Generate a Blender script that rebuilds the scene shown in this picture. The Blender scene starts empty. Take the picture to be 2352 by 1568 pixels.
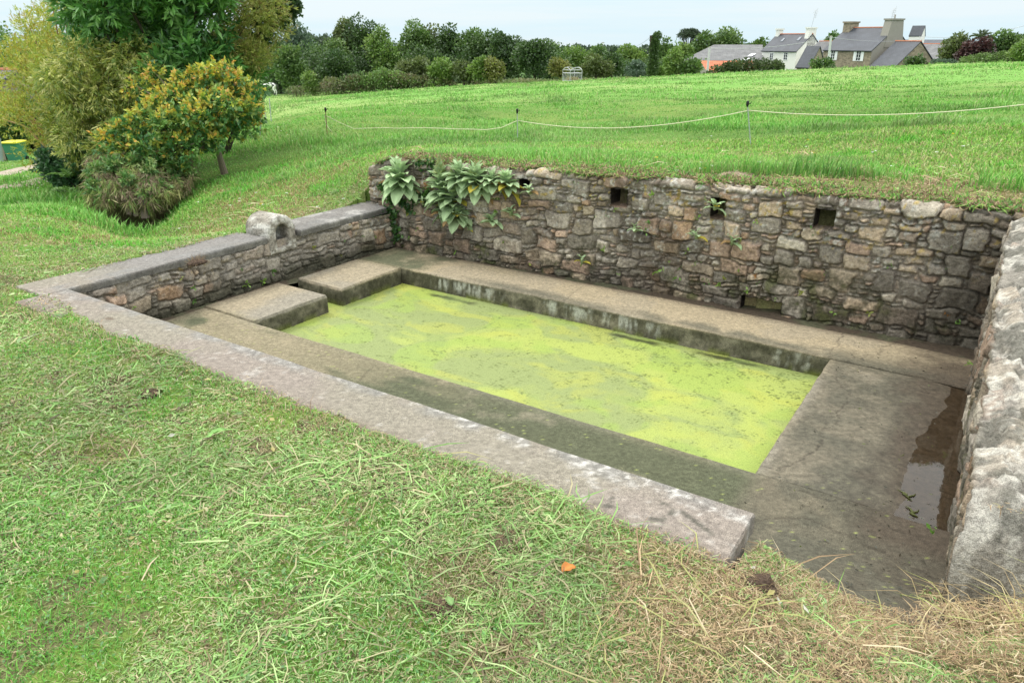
import bpy, math, random
import numpy as np
from mathutils import Vector
random.seed(7); RNG=np.random.default_rng(7)
sc=bpy.context.scene
# ---------------------------------------------------------------- camera, world, sun, exposure
H=2.15; F=1700.; CX,CY,HZ=1176.,784.,88.          # camera height, focal length and centre in pixels of a 2352 px wide print
PITCH=math.atan((CY-HZ)/F)
cam=bpy.data.cameras.new('camera'); camo=bpy.data.objects.new('camera',cam); sc.collection.objects.link(camo)
camo.location=(0,0,H); camo.rotation_euler=(math.pi/2-PITCH,0,0)
cam.sensor_width=36; cam.lens=F/2352*36; cam.clip_start=.05; cam.clip_end=6000
sc.camera=camo
SUN_EL,SUN_AZ=math.radians(58),math.radians(-50)   # azimuth measured from +y (view direction) towards +x
w=bpy.data.worlds.new('World'); sc.world=w; w.use_nodes=True
nt=w.node_tree; nt.nodes.clear()
def N(t,typ,**k):
    n=t.nodes.new(typ)
    for a,b in k.items():
        if hasattr(n,a): setattr(n,a,b)
        else: n.inputs[a].default_value=b
    return n
out=N(nt,'ShaderNodeOutputWorld'); bg=N(nt,'ShaderNodeBackground'); bg.inputs['Strength'].default_value=.1
sky=N(nt,'ShaderNodeTexSky'); sky.sky_type='NISHITA'; sky.sun_disc=False; sky.sun_elevation=SUN_EL; sky.sun_rotation=SUN_AZ; sky.dust_density=3
tc=N(nt,'ShaderNodeTexCoord'); mp=N(nt,'ShaderNodeMapping'); mp.inputs['Scale'].default_value=(1.6,1.6,26)
nz=N(nt,'ShaderNodeTexNoise'); nz.inputs['Scale'].default_value=1.1; nz.inputs['Detail'].default_value=5; nz.inputs['Roughness'].default_value=.55
rp=N(nt,'ShaderNodeValToRGB'); rp.color_ramp.elements[0].position=.38; rp.color_ramp.elements[1].position=.62
rp.color_ramp.elements[0].color=(6.3,8.2,9.0,1); rp.color_ramp.elements[1].color=(7.5,8.5,8.9,1)
sx=N(nt,'ShaderNodeSeparateXYZ'); mr=N(nt,'ShaderNodeMapRange'); mr.inputs['From Min'].default_value=.06; mr.inputs['From Max'].default_value=.95
mr.inputs['To Min'].default_value=1.; mr.inputs['To Max'].default_value=3.1; mr.clamp=True
mul=N(nt,'ShaderNodeVectorMath',operation='SCALE'); mx=N(nt,'ShaderNodeMix',data_type='RGBA'); mx.inputs[0].default_value=.90
L=nt.links.new
L(tc.outputs['Generated'],mp.inputs[0]); L(mp.outputs[0],nz.inputs['Vector']); L(nz.outputs[0],rp.inputs[0])
L(tc.outputs['Generated'],sx.inputs[0]); L(sx.outputs[2],mr.inputs[0]); zr=N(nt,'ShaderNodeMapRange'); zr.inputs['From Min'].default_value=.12; zr.inputs['From Max'].default_value=.5; L(sx.outputs[2],zr.inputs[0]); zm=N(nt,'ShaderNodeMix',data_type='RGBA'); L(zr.outputs[0],zm.inputs[0]); L(rp.outputs[0],zm.inputs[6]); zm.inputs[7].default_value=(8.1,8.25,8.0,1); L(zm.outputs[2],mul.inputs[0]); L(mr.outputs[0],mul.inputs['Scale'])
L(sky.outputs[0],mx.inputs[6]); L(mul.outputs[0],mx.inputs[7]); L(mx.outputs[2],bg.inputs[0]); L(bg.outputs[0],out.inputs[0])
sl=bpy.data.lights.new('sun','SUN'); so=bpy.data.objects.new('sun',sl); sc.collection.objects.link(so)
sl.energy=1.3; sl.angle=math.radians(14); sl.color=(1,.96,.89)
sd=Vector((math.sin(SUN_AZ)*math.cos(SUN_EL),math.cos(SUN_AZ)*math.cos(SUN_EL),math.sin(SUN_EL)))
so.rotation_euler=sd.to_track_quat('Z','Y').to_euler(); so.location=(0,0,30)
vs=sc.view_settings; vs.view_transform='Standard'; vs.look='None'; vs.exposure=.28; vs.gamma=1; vs.use_curve_mapping=False
sc.render.engine='CYCLES'

# ---------------------------------------------------------------- geometry of the place
def ray(x,y):
    a=(x-CX)/F; b=-(y-CY)/F
    return np.array([a,math.cos(PITCH)+b*math.sin(PITCH),-math.sin(PITCH)+b*math.cos(PITCH)])
def at(x,y,z): r=ray(x,y); return np.array([0,0,H])+r*((z-H)/r[2])
def wp(x,y,Y): r=ray(x,y); return np.array([0,0,H])+r*(Y/r[1])
TH=math.radians(-33.5)
UV=np.array([math.cos(TH),math.sin(TH)]); VV=np.array([-math.sin(TH),math.cos(TH)]); O2=np.array([-2.11,5.69])
def W(u,v,z=0.):                     # wash-place frame: u along the pool, v away from the camera
    u=np.asarray(u,float); v=np.asarray(v,float); z=np.asarray(z,float)+0*u
    return np.stack([O2[0]+u*UV[0]+v*VV[0],O2[1]+u*UV[1]+v*VV[1],z],-1)
def toUV(x,y): dx=x-O2[0]; dy=y-O2[1]; return dx*UV[0]+dy*UV[1],dx*VV[0]+dy*VV[1]
def onwall(x,y,off=0.):              # where a line of sight meets the face of the retaining wall
    P0=W(-.69,2.46-off); P1=W(5.0,2.65-off); r=ray(x,y); n=np.array([-(P1-P0)[1],(P1-P0)[0],0]); C=np.array([0,0,H])
    return C+r*(n.dot(P0-C)/n.dot(r))
# value noise
_T=np.random.default_rng(99).random(65536)
def _h(i,j,s): return _T[((i*73856093)^(j*19349663)^(s*83492791))&65535]
def vnoise(x,y,s=0):
    x=np.asarray(x,float); y=np.asarray(y,float)
    i=np.floor(x).astype(np.int64); j=np.floor(y).astype(np.int64); fx=x-i; fy=y-j
    fx=fx*fx*(3-2*fx); fy=fy*fy*(3-2*fy)
    return (_h(i,j,s)*(1-fx)+_h(i+1,j,s)*fx)*(1-fy)+(_h(i,j+1,s)*(1-fx)+_h(i+1,j+1,s)*fx)*fy
def fbm(x,y,s=0,o=4,g=.5):
    a=1;t=0;n=0;x=np.asarray(x,float);y=np.asarray(y,float)
    for k in range(o):
        n=n+a*vnoise(x,y,s+k*17); t+=a; a*=g; x=x*2.03+11.3; y=y*2.03+5.1
    return n/t
def ss(a,b,x): t=np.clip((x-a)/(b-a),0,1); return t*t*(3-2*t)
def mixc(a,b,f): f=np.asarray(f)[...,None]; return np.asarray(a)*(1-f)+np.asarray(b)*f

# terrain control points
CTL=[]
def cuv(u,v,z): p=W(u,v,z); CTL.append((p[0],p[1],z))
for x,y in [(0,.8),(1.5,1.2),(-1.5,1.2),(-1.5,2.6),(-2.7,3.5),(0,1.7),(0,2.6),(1.,1.7),(-4.6,4.6),(-3.9,5.5),(3,.5),(-3,1),(-5,2.5),(0,-3),(-4,-3),(4,-3)]: CTL.append((x,y,.43))
for u,v,z in [(-1.3,-1.3,.42),(0,-1.5,.43),(1.5,-1.5,.43),(3,-1.6,.43),(4.1,-1.5,.43),(4.4,-1.35,.40),(4.6,-1.25,.32),(4.8,-1.05,.19),(5.0,-.95,.12),(4.8,-1.5,.40),(5.2,-.8,.10),(5.3,-1.2,.34),(5.65,-.85,.42),(5.6,1,.74),
              (5.6,2.7,.99),(6.5,0,.7),(7,3,1.05),(8.5,1,.9),(-1.25,0,.41),(-1.25,1.2,.40),(-1.25,2.4,.44),(.5,2.85,.93),(2,2.85,.96),(3.5,2.9,1.),(5,3,1.01),(5.9,3.1,1.03),(-.4,2.85,.86),(2,1,.5),(1,-1.4,.43)]: cuv(u,v,z)
for x,y,z in [(0,660,.40),(150,610,.39),(0,560,.34),(110,510,.16),(0,480,.05),(250,482,-.22),(300,498,-.55),(335,530,-.25),(410,550,.16),(200,460,-.45),(350,500,-.45)]:
    p=at(x,y,z); CTL.append((p[0],p[1],z))
for x,y,Y in [(870,392,8.75),(800,425,8.9),(750,445,9.0),(660,478,8.7),(600,500,8.5),(510,535,8.2),(400,495,10.2),(450,455,11.6),(560,430,11.4),(515,400,13.3),(420,440,12.6),(650,380,12.8),
              (598,298,20),(650,270,30),(620,222,105),(650,243,60),(750,318,16.5),(1189,320,15),(1727,332,12),(900,352,11),(1100,352,10),(1400,352,9.6),(1700,365,9.),(2050,360,8.6),(2340,350,8.2),(2352,300,10.5),
              (2352,250,16),(2352,200,35),(2300,152,88),(2000,160,92),(1700,169,95),(1500,178,98),(1300,188,98),(1000,200,100),(800,215,104),(1176,280,24),(1176,230,45),(1700,240,30),(1700,200,52),(2100,190,48),(2100,240,22),
              (0,440,15),(0,408,20.5),(110,410,17.5),(110,384,22),(50,369,33),(0,369,33),(200,440,14.6),(130,345,40),(280,400,20),(300,330,40),(450,300,45),(0,300,70),(-300,420,20),(-600,600,9),(2700,160,88),(2900,400,8)]:
    p=wp(x,y,Y); CTL.append(tuple(p))
for az in range(-60,61,10):
    a=math.radians(az)
    for r,z in ((150,-5),(300,-8),(600,-13),(1500,-32)): CTL.append((r*math.sin(a),r*math.cos(a),z-(3 if az<-10 else 0)*min(1,r/300)))
CTL=np.array(CTL)
def _fe(x,y): return np.stack([np.arctan2(x,y+6.)*2.2,np.log(np.hypot(x,y+6.))*1.6],-1)
_C=_fe(CTL[:,0],CTL[:,1])
def _k(d): return d*d*np.log(d+1e-9)
_n=len(CTL); _A=np.zeros((_n+3,_n+3)); _D=np.linalg.norm(_C[:,None]-_C[None],axis=2)
_A[:_n,:_n]=_k(_D)+np.eye(_n)*2e-4; _A[:_n,_n]=1; _A[:_n,_n+1:]=_C; _A[_n,:_n]=1; _A[_n+1:,:_n]=_C.T
_w=np.linalg.solve(_A,np.r_[CTL[:,2],0,0,0])
_DP=[at(290,488,-.45),at(322,515,-.35),at(380,540,-.05),at(455,552,.15)]
def ditch(x,y):
    d=np.full(x.shape,9.); dep=np.zeros(x.shape)
    for k in range(len(_DP)-1):
        a,b=_DP[k][:2],_DP[k+1][:2]; e=b-a; t=np.clip(((x-a[0])*e[0]+(y-a[1])*e[1])/(e@e),0,1); q=np.hypot(x-a[0]-t*e[0],y-a[1]-t*e[1]); m=q<d; d=np.where(m,q,d); dep=np.where(m,(.34,.26,.15)[k]+t*((.26,.15,.0)[k]-(.34,.26,.15)[k]),dep)
    return dep*np.exp(-(d/.55)**2)
def ground(x,y):
    x=np.asarray(x,float); y=np.asarray(y,float); sh=x.shape; x=x.ravel(); y=y.ravel(); o=np.empty(len(x))
    for i in range(0,len(x),60000):
        f=_fe(x[i:i+60000],y[i:i+60000]); d=np.linalg.norm(f[:,None]-_C[None],axis=2)
        o[i:i+60000]=_k(d)@_w[:_n]+_w[_n]+f@_w[_n+1:]
    b=y<0; o[b]=o[b]*(1-ss(0,-4,y[b]))+.43*ss(0,-4,y[b])
    r=np.hypot(x,y)
    o-=ditch(x,y)
    o+=(fbm(x*1.3,y*1.3,3)-.5)*.05*ss(1.5,5,r)+(fbm(x*.3,y*.3,5)-.5)*.25*ss(12,40,r)
    return o.reshape(sh)
def g1(x,y): return float(ground(np.array([x]),np.array([y]))[0])
def inpit(x,y,m=0.):
    u,v=toUV(x,y); wob=(vnoise(u*5,v*5,8)-.5)*.07
    a=(u>-1.10+wob+m)&(u<5.43-m)&(v>-1.34+wob+m+.20*ss(.4,-1.0,u))&(v<2.72+wob-m)
    e=((u>4.38)&(v<-1.0)&(u<5.0))|((u>=4.96)&(v<-.60))
    return a&~e

# ---------------------------------------------------------------- mesh helpers
COL=sc.collection
def mesh(name,V,Fs,mat=None,col=None,smooth=True,parent=None,uv=None):
    V=np.asarray(V,float).reshape(-1,3)
    q=parent
    while q is not None: V=V-np.array(q.location); q=q.parent
    if not isinstance(Fs,list) or (len(Fs) and not isinstance(Fs[0],np.ndarray)): Fs=[np.array(Fs)]
    me=bpy.data.meshes.new(name); me.vertices.add(len(V)); me.vertices.foreach_set('co',V.astype(np.float32).ravel())
    Fs=[np.asarray(f) for f in Fs if len(f)]
    nl=sum(f.size for f in Fs); npol=sum(len(f) for f in Fs)
    me.loops.add(nl); me.loops.foreach_set('vertex_index',np.concatenate([f.ravel() for f in Fs]).astype(np.int32))
    me.polygons.add(npol); tot=np.concatenate([np.full(len(f),f.shape[1]) for f in Fs]); st=np.r_[0,np.cumsum(tot)[:-1]]
    me.polygons.foreach_set('loop_start',st.astype(np.int32)); 
    try: me.polygons.foreach_set('loop_total',tot.astype(np.int32))
    except Exception: pass
    me.polygons.foreach_set('use_smooth',np.full(npol,smooth))
    if col is not None:
        c=np.ones((len(V),4),np.float32); c[:,:3]=np.clip(col,0,1); a=me.color_attributes.new('Col','FLOAT_COLOR','POINT'); a.data.foreach_set('color',c.ravel())
    me.update(calc_edges=True); me.validate()
    o=bpy.data.objects.new(name,me); COL.objects.link(o)
    if mat: me.materials.append(mat)
    if parent is not None: o.parent=parent
    return o
def thing(name,loc): o=bpy.data.objects.new(name,None); COL.objects.link(o); o.location=tuple(float(a) for a in loc); o.empty_display_size=.1; return o
def tag(o,label=None,cat=None,group=None,kind=None):
    if label: o['label']=label
    if cat: o['category']=cat
    if group: o['group']=group
    if kind: o['kind']=kind
    return o
def gridF(a,b,off=0,flip=False):
    i,j=np.meshgrid(np.arange(a-1),np.arange(b-1),indexing='ij'); q=(i*b+j).ravel()+off
    f=np.stack([q,q+b,q+b+1,q+1],1); return f[:,::-1] if flip else f
class MB:                                # collects pieces for ONE part
    def __init__(s): s.v=[];s.f={3:[],4:[]};s.n=0;s.c=[]
    def add(s,V,Fc,c=None):
        V=np.asarray(V,float).reshape(-1,3)
        for f in Fc:
            f=np.asarray(f)
            if f.ndim==1: f=f[None]
            s.f.setdefault(f.shape[1],[]).append(f+s.n)
        s.v.append(V); s.n+=len(V)
        s.c.append(np.tile(np.array(c if c is not None else (.5,.5,.5),float),(len(V),1)) if c is None or np.ndim(c)==1 else np.asarray(c))
        return s
    def box(s,c,d,rz=0,col=None,rx=0,ry=0):
        c=np.array(c,float); d=np.array(d,float)/2
        P=np.array([[x,y,z] for x in(-1,1) for y in(-1,1) for z in(-1,1)],float)*d
        from mathutils import Euler
        R=np.array(Euler((rx,ry,rz)).to_matrix()); P=P@R.T+c
        return s.add(P,[np.array([[0,1,3,2],[4,6,7,5],[0,4,5,1],[2,3,7,6],[0,2,6,4],[1,5,7,3]])],col)
    def tube(s,pts,r,n=8,col=None,cap=True):
        pts=np.array(pts,float); r=np.full(len(pts),r,float) if np.ndim(r)==0 else np.array(r,float)
        T=np.gradient(pts,axis=0); T/=np.linalg.norm(T,axis=1)[:,None]+1e-9
        up=np.array([0,0,1.]) if abs(T[0][2])<.9 else np.array([1.,0,0]); V=[]
        for p,t,q in zip(pts,T,r):
            a=np.cross(t,up); a/=np.linalg.norm(a)+1e-9; b=np.cross(a,t); th=np.arange(n)*2*math.pi/n
            V.append(p+q*(np.cos(th)[:,None]*a+np.sin(th)[:,None]*b)); up=b
        V=np.concatenate(V); m=len(pts); i,j=np.meshgrid(np.arange(m-1),np.arange(n),indexing='ij'); i=i.ravel();j=j.ravel()
        Fq=np.stack([i*n+j,i*n+(j+1)%n,(i+1)*n+(j+1)%n,(i+1)*n+j],1); fs=[Fq[:,::-1]]
        if cap: fs+= [np.arange(n)[None],(np.arange(n)[::-1]+(m-1)*n)[None]]
        return s.add(V,fs,col)
    def build(s,name,mat,parent=None,smooth=False,usecol=False):
        return mesh(name,np.concatenate(s.v),[np.concatenate(f) for f in s.f.values() if f],mat,np.concatenate(s.c) if usecol else None,smooth,parent)

# ---------------------------------------------------------------- materials
def newmat(name):
    m=bpy.data.materials.new(name); m.use_nodes=True; t=m.node_tree; t.nodes.clear(); o=t.nodes.new('ShaderNodeOutputMaterial'); return m,t,o
def bumpn(t,scale,strength,dist=.01,detail=6,vec=None):
    n=N(t,'ShaderNodeTexNoise'); n.inputs['Scale'].default_value=scale; n.inputs['Detail'].default_value=detail; n.inputs['Roughness'].default_value=.65
    b=N(t,'ShaderNodeBump'); b.inputs['Strength'].default_value=strength; b.inputs['Distance'].default_value=dist
    if vec: t.links.new(vec,n.inputs['Vector'])
    t.links.new(n.outputs[0],b.inputs['Height']); return n,b
def simple(name,c,rough=.7,metal=0,var=.15,scale=8,spec=.3):
    m,t,o=newmat(name); p=N(t,'ShaderNodeBsdfPrincipled'); p.inputs['Roughness'].default_value=rough; p.inputs['Metallic'].default_value=metal; p.inputs['Specular IOR Level'].default_value=spec
    tc=N(t,'ShaderNodeTexCoord'); n,b=bumpn(t,scale,.25,.01,5,tc.outputs['Object'])
    r=N(t,'ShaderNodeMix',data_type='RGBA'); r.inputs[6].default_value=tuple(x*(1-var) for x in c)+(1,); r.inputs[7].default_value=tuple(min(1,x*(1+var)) for x in c)+(1,)
    t.links.new(n.outputs[0],r.inputs[0]); t.links.new(r.outputs[2],p.inputs[0]); t.links.new(b.outputs[0],p.inputs['Normal']); t.links.new(p.outputs[0],o.inputs[0]); return m
def attrmat(name,rough=.85,spec=.2,scale=60,amt=.35,bs=.5,bd=.006,scale2=400,amt2=.2,trans=0.):
    """base colour from the part's own colour attribute, broken up by fine grain"""
    m,t,o=newmat(name); p=N(t,'ShaderNodeBsdfPrincipled'); p.inputs['Roughness'].default_value=rough; p.inputs['Specular IOR Level'].default_value=spec
    a=N(t,'ShaderNodeAttribute'); a.attribute_name='Col'; tc=N(t,'ShaderNodeTexCoord')
    n,b=bumpn(t,scale,bs,bd,8,tc.outputs['Object'])
    n2=N(t,'ShaderNodeTexNoise'); n2.inputs['Scale'].default_value=scale2; n2.inputs['Detail'].default_value=2; t.links.new(tc.outputs['Object'],n2.inputs['Vector'])
    def rng(s,am):
        q=N(t,'ShaderNodeMapRange'); q.inputs['From Min'].default_value=.3; q.inputs['From Max'].default_value=.7; q.inputs['To Min'].default_value=1-am; q.inputs['To Max'].default_value=1+am; t.links.new(s,q.inputs[0]); return q.outputs[0]
    ml=N(t,'ShaderNodeMath',operation='MULTIPLY'); t.links.new(rng(n.outputs[0],amt),ml.inputs[0]); t.links.new(rng(n2.outputs[0],amt2),ml.inputs[1])
    v=N(t,'ShaderNodeVectorMath',operation='SCALE'); t.links.new(a.outputs['Color'],v.inputs[0]); t.links.new(ml.outputs[0],v.inputs['Scale'])
    t.links.new(v.outputs[0],p.inputs[0]); t.links.new(b.outputs[0],p.inputs['Normal']); t.links.new(p.outputs[0],o.inputs[0]); return m,t,p,v
def leafmat(name,tr=.35,gl=.06,rough=.45):
    m,t,o=newmat(name); a=N(t,'ShaderNodeAttribute'); a.attribute_name='Col'
    d=N(t,'ShaderNodeBsdfDiffuse'); r=N(t,'ShaderNodeBsdfTranslucent'); g=N(t,'ShaderNodeBsdfGlossy'); g.inputs['Roughness'].default_value=rough; g.inputs[0].default_value=(.8,.85,.8,1)
    m1=N(t,'ShaderNodeMixShader'); m1.inputs[0].default_value=tr; m2=N(t,'ShaderNodeMixShader'); m2.inputs[0].default_value=gl
    t.links.new(a.outputs['Color'],d.inputs[0]); t.links.new(a.outputs['Color'],r.inputs[0])
    t.links.new(d.outputs[0],m1.inputs[1]); t.links.new(r.outputs[0],m1.inputs[2]); t.links.new(m1.outputs[0],m2.inputs[1]); t.links.new(g.outputs[0],m2.inputs[2]); t.links.new(m2.outputs[0],o.inputs[0]); return m
M_leaf=leafmat('foliage'); M_grass=leafmat('grass_blades',.3,.03,.5); M_hay=leafmat('dry_grass',.2,.02,.6); M_mull=leafmat('felted_leaf',.22,.02,.7)
M_stone=attrmat('rubble_stone',.92,.15,38,.45,.9,.02,260,.4)[0]
M_conc=attrmat('old_concrete',.85,.2,38,.34,.6,.007,300,.5)[0]
M_wet=attrmat('damp_concrete',.6,.2,30,.4,.45,.006,300,.5)[0]
M_soil=attrmat('soil_and_turf',.95,.1,30,.3,.8,.02,170,.35)[0]
M_bark=simple('bark',(.16,.13,.10),.9,0,.45,30)
M_barkd=simple('dark_bark',(.07,.055,.045),.9,0,.4,12)

# ---------------------------------------------------------------- terrain
GREEN=np.array((.10,.18,.035)); GREEN2=np.array((.15,.22,.05)); THATCH=np.array((.15,.12,.075)); SOIL=np.array((.10,.07,.05)); HAY=np.array((.37,.285,.165))
def haymask(x,y):
    n=fbm(x*1.6,y*1.6,21,4); u,v=toUV(x,y)
    a=ss(-.1,.9,x+(n-.5)*1.6)*ss(3.1,2.0,y+(n-.5)*1.0)*(1-.65*ss(.52,.66,fbm(x*3.1,y*3.1,352,4)))
    b=ss(5.1,5.5,u)*ss(3.6,2.6,v)*ss(.25,.45,n+.1)
    c=ss(2.60,2.72,v)*ss(3.15,2.8,v+(n-.5)*.8-.25*ss(.5,2.,u)-ss(2.6,4.,u)*.7)*(u>-1)*(u<8)*.8
    d=ss(.64,.77,fbm(x*.9,y*.9,33,3))*.45*(np.hypot(x,y)<13)
    return np.clip(np.maximum(np.maximum(a,b),np.maximum(c,d)),0,1)
def lanem(x,y):                       # gravel wheel tracks of the lane on the far left
    return np.zeros_like(x)
az=np.unique(np.concatenate([np.arange(-44,44.01,.22),np.arange(-180,180.1,4)])); az=az[np.r_[True,np.diff(az)>.05]]; az[-1]=180
rr=np.concatenate([[.3,.7],np.exp(np.arange(math.log(1.1),math.log(1500),.0085)),[1500]])
A,R=np.meshgrid(np.radians(az),rr,indexing='ij'); X=R*np.sin(A); Y=R*np.cos(A); Z=ground(X,Y)
Z=np.where(inpit(X,Y),-.9,Z)
n1=fbm(X*.8,Y*.8,1,5); n2=fbm(X*6,Y*6,2,3); n3=fbm(X*.12,Y*.12,4,4)
c=mixc(GREEN,GREEN2,ss(.35,.65,n1*.6+n3*.4)); c=mixc(c,THATCH,ss(.5,.7,n2)*ss(14,6,R)*.75); c=mixc(c,HAY*.5,haymask(X,Y)*.9); c=mixc(c,SOIL,ss(.60,.72,n2)*ss(.45,.6,n1)*ss(12,7,R)*.6)
c=mixc(c,mixc(np.array((.17,.34,.075)),np.array((.25,.35,.11)),ss(.4,.65,n3)),ss(25,60,R)*.9)
c=mixc(c,np.array((.07,.13,.035)),ss(106,118,R)); c=mixc(c,np.array((.42,.36,.17)),ss(180,200,R)*ss(330,300,R)*ss(math.radians(-14.5),math.radians(-14),A)*ss(math.radians(-11.5),math.radians(-12),A))
Pd=at(318,508,-.5); c=mixc(c,np.array((.085,.055,.035)),ss(.6,.4,np.hypot((X-Pd[0])*1.3,(Y-Pd[1])*.6)))
V=np.stack([X,Y,Z],-1).reshape(-1,3); nb=len(rr)
tag(mesh('ground',V,[gridF(len(az),nb,flip=False)],M_soil,c.reshape(-1,3)),kind='structure')

# lane: two gravel wheel tracks draped on the slope
def ribbon(name,pts,wd,mat,cfun,lift=.02,n=60,m=7):
    P=np.array([wp(*p) for p in pts]); t=np.linspace(0,len(P)-1,n); i=np.arange(len(P)); cx=np.interp(t,i,P[:,0]); cy=np.interp(t,i,P[:,1])
    tx,ty=np.gradient(cx),np.gradient(cy); l=np.hypot(tx,ty); nx,ny=-ty/l,tx/l; s=np.linspace(-.5,.5,m)
    wv=wd*(.8+.5*vnoise(t*6,t*0,3)); X=cx[:,None]+nx[:,None]*s*wv[:,None]; Y=cy[:,None]+ny[:,None]*s*wv[:,None]; Z=ground(X,Y)+lift-.04*np.abs(s*2)**4
    return mesh(name,np.stack([X,Y,Z],-1),[gridF(n,m,flip=True)],mat,cfun(X,Y).reshape(-1,3))
for pts in ([(-500,470,13.),(-200,448,15),(0,437,15.6),(60,425,16.3),(125,408,17.6),(200,385,20)],[(-500,430,18),(-200,416,19.6),(0,406,20.8),(60,394,22),(120,383,23),(220,368,26)]):
    tag(ribbon('gravel_track',pts,.75,M_soil,lambda X,Y:mixc((.42,.36,.30),(.3,.25,.19),fbm(X*4,Y*4,3)),.045),kind='structure')

# ---------------------------------------------------------------- rubble masonry
PAL=1.24*np.array([1.,.97,.95])*np.array([(.27,.245,.205),(.32,.27,.205),(.33,.245,.185),(.17,.155,.13),(.40,.365,.30),(.30,.21,.14),(.36,.29,.21),(.23,.205,.165),(.30,.275,.235),(.21,.175,.14)])
PW=np.array([.2,.14,.13,.1,.09,.03,.1,.1,.07,.04])
def pack(Wd,Hd,cell,seed,big=1.,holes=()):
    r=np.random.default_rng(seed); nx=int(Wd/cell)+2; ny=int(Hd/cell)+2; G=-np.ones((nx,ny),int); rects=[]
    def place(i,j,a,b):
        if i<0 or j<0 or i+a>nx or j+b>ny or (G[i:i+a,j:j+b]>=0).any(): return False
        G[i:i+a,j:j+b]=len(rects); rects.append((i*cell,j*cell,(i+a)*cell,(j+b)*cell)); return True
    for h in holes: 
        i=round(h[0]/cell); j=round(h[1]/cell); place(i,j,max(1,round((h[2]-h[0])/cell)),max(1,round((h[3]-h[1])/cell)))
    nh=len(rects)
    for k in range(int(nx*ny*.05*big)): place(r.integers(0,nx),r.integers(0,ny),r.integers(5,10),r.integers(3,6))
    for k in range(int(nx*ny*.25)): place(r.integers(0,nx),r.integers(0,ny),r.integers(4,8),r.integers(2,5))
    for k in range(int(nx*ny*.8)): place(r.integers(0,nx),r.integers(0,ny),r.integers(3,6),r.integers(2,4))
    for k in range(int(nx*ny*2)): place(r.integers(0,nx),r.integers(0,ny),r.integers(2,5),r.integers(1,3))
    for i in range(nx):
        for j in range(ny):
            if G[i,j]<0:
                a=1
                while i+a<nx and a<3 and G[i+a,j]<0: a+=1
                place(i,j,a,1)
    return G,np.array(rects),nh
def rubble(S,T,Wd,Hd,seed,cell=.033,big=1.,holes=(),amp=.016,joint=.004):
    """height and colour of a rubble face at the points (S along, T up)"""
    G,Rc,nh=pack(Wd,Hd,cell,seed,big,holes)
    wx=S+(fbm(S*7,T*7,seed,3)-.5)*.10+(fbm(S*28,T*28,seed+3,2)-.5)*.016; wy=T+(fbm(S*5,T*8,seed+1,3)-.5)*.085+(fbm(S*28,T*28,seed+4,2)-.5)*.014
    i=np.clip((wx/cell).astype(int),0,G.shape[0]-1); j=np.clip((wy/cell).astype(int),0,G.shape[1]-1); idn=G[i,j]; q=Rc[idn]
    r=np.random.default_rng(seed+5); n=len(Rc)
    dx=np.minimum(wx-q[...,0],q[...,2]-wx); dy=np.minimum(wy-q[...,1],q[...,3]-wy); rad=.021
    ax=np.maximum(rad-dx,0); ay=np.maximum(rad-dy,0); d=rad-np.hypot(ax,ay); d=np.where((dx>rad)|(dy>rad),np.minimum(dx,dy),d)
    jr=joint*(.3+1.9*fbm(S*3,T*3,seed+8,2)); f=ss(0,jr+.008,d-jr*.3)
    hs=r.random(n); tl=r.normal(0,.07,(n,2)); cxx=(q[...,0]+q[...,2])/2; cyy=(q[...,1]+q[...,3])/2
    h=amp*(.35+hs[idn])*f+f*(tl[idn,0]*(wx-cxx)+tl[idn,1]*(wy-cyy))+(fbm(S*22,T*22,seed+9,4)-.5)*.018*f-.012*(1-f)*(.2+1.4*fbm(S*4,T*4,seed+14,2))+(fbm(S*60,T*60,seed+10,2)-.5)*.004
    pc=PAL[r.choice(len(PAL),n,p=PW/PW.sum())]*(.78+.44*r.random((n,1))); C=pc[idn]
    C=C*(.75+.5*fbm(S*18,T*18,seed+11,4))[...,None]
    C=mixc(C,(.27,.235,.195),(1-f)*.85*ss(.36,.5,fbm(S*2.2,T*2.2,seed+12,3)))       # lime mortar left in some of the joints
    C=mixc(C,(.13,.105,.08),(1-f)*ss(.50,.36,fbm(S*2.2,T*2.2,seed+12,3))*.8)   # earth in the open ones
    for k in range(nh):
        x0,y0,x1,y1=holes[k]; inside=(S>x0)&(S<x1)&(T>y0)&(T<y1); h=np.where(inside,-.30,h); C=np.where(inside[...,None],(.10,.07,.055),C)
    return h,C,f
def stains(C,S,T,Z,seed,moss=.9,lich=1.):
    n=fbm(S*2.2,T*2.2,seed,5); n4=fbm(S*9,T*9,seed+1,4); n8=fbm(S*40,T*40,seed+2,3)
    C=mixc(C,(.06,.06,.035),ss(.40,.16,Z+(n-.5)*.7)*ss(.35,.6,n4*.6+n8*.4)*moss*.8)               # algae and moss on the damp foot
    C=mixc(C,(.10,.12,.025),ss(.60,.74,n4)*ss(.35,.1,Z+(n-.5)*.3)*.5*moss)
    C=mixc(C,(.085,.07,.055),ss(.56,.70,n)*.55)
    C=mixc(C,(.50,.49,.44),ss(.58,.68,n8*.55+n4*.45)*ss(.2,.8,Z+(n-.5))*lich*.7)     # pale crustose lichen
    C=mixc(C,(.40,.29,.07),ss(.69,.76,fbm(S*26,T*26,seed+3,3))*ss(.4,.8,Z)*lich*.7)
    return C
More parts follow.
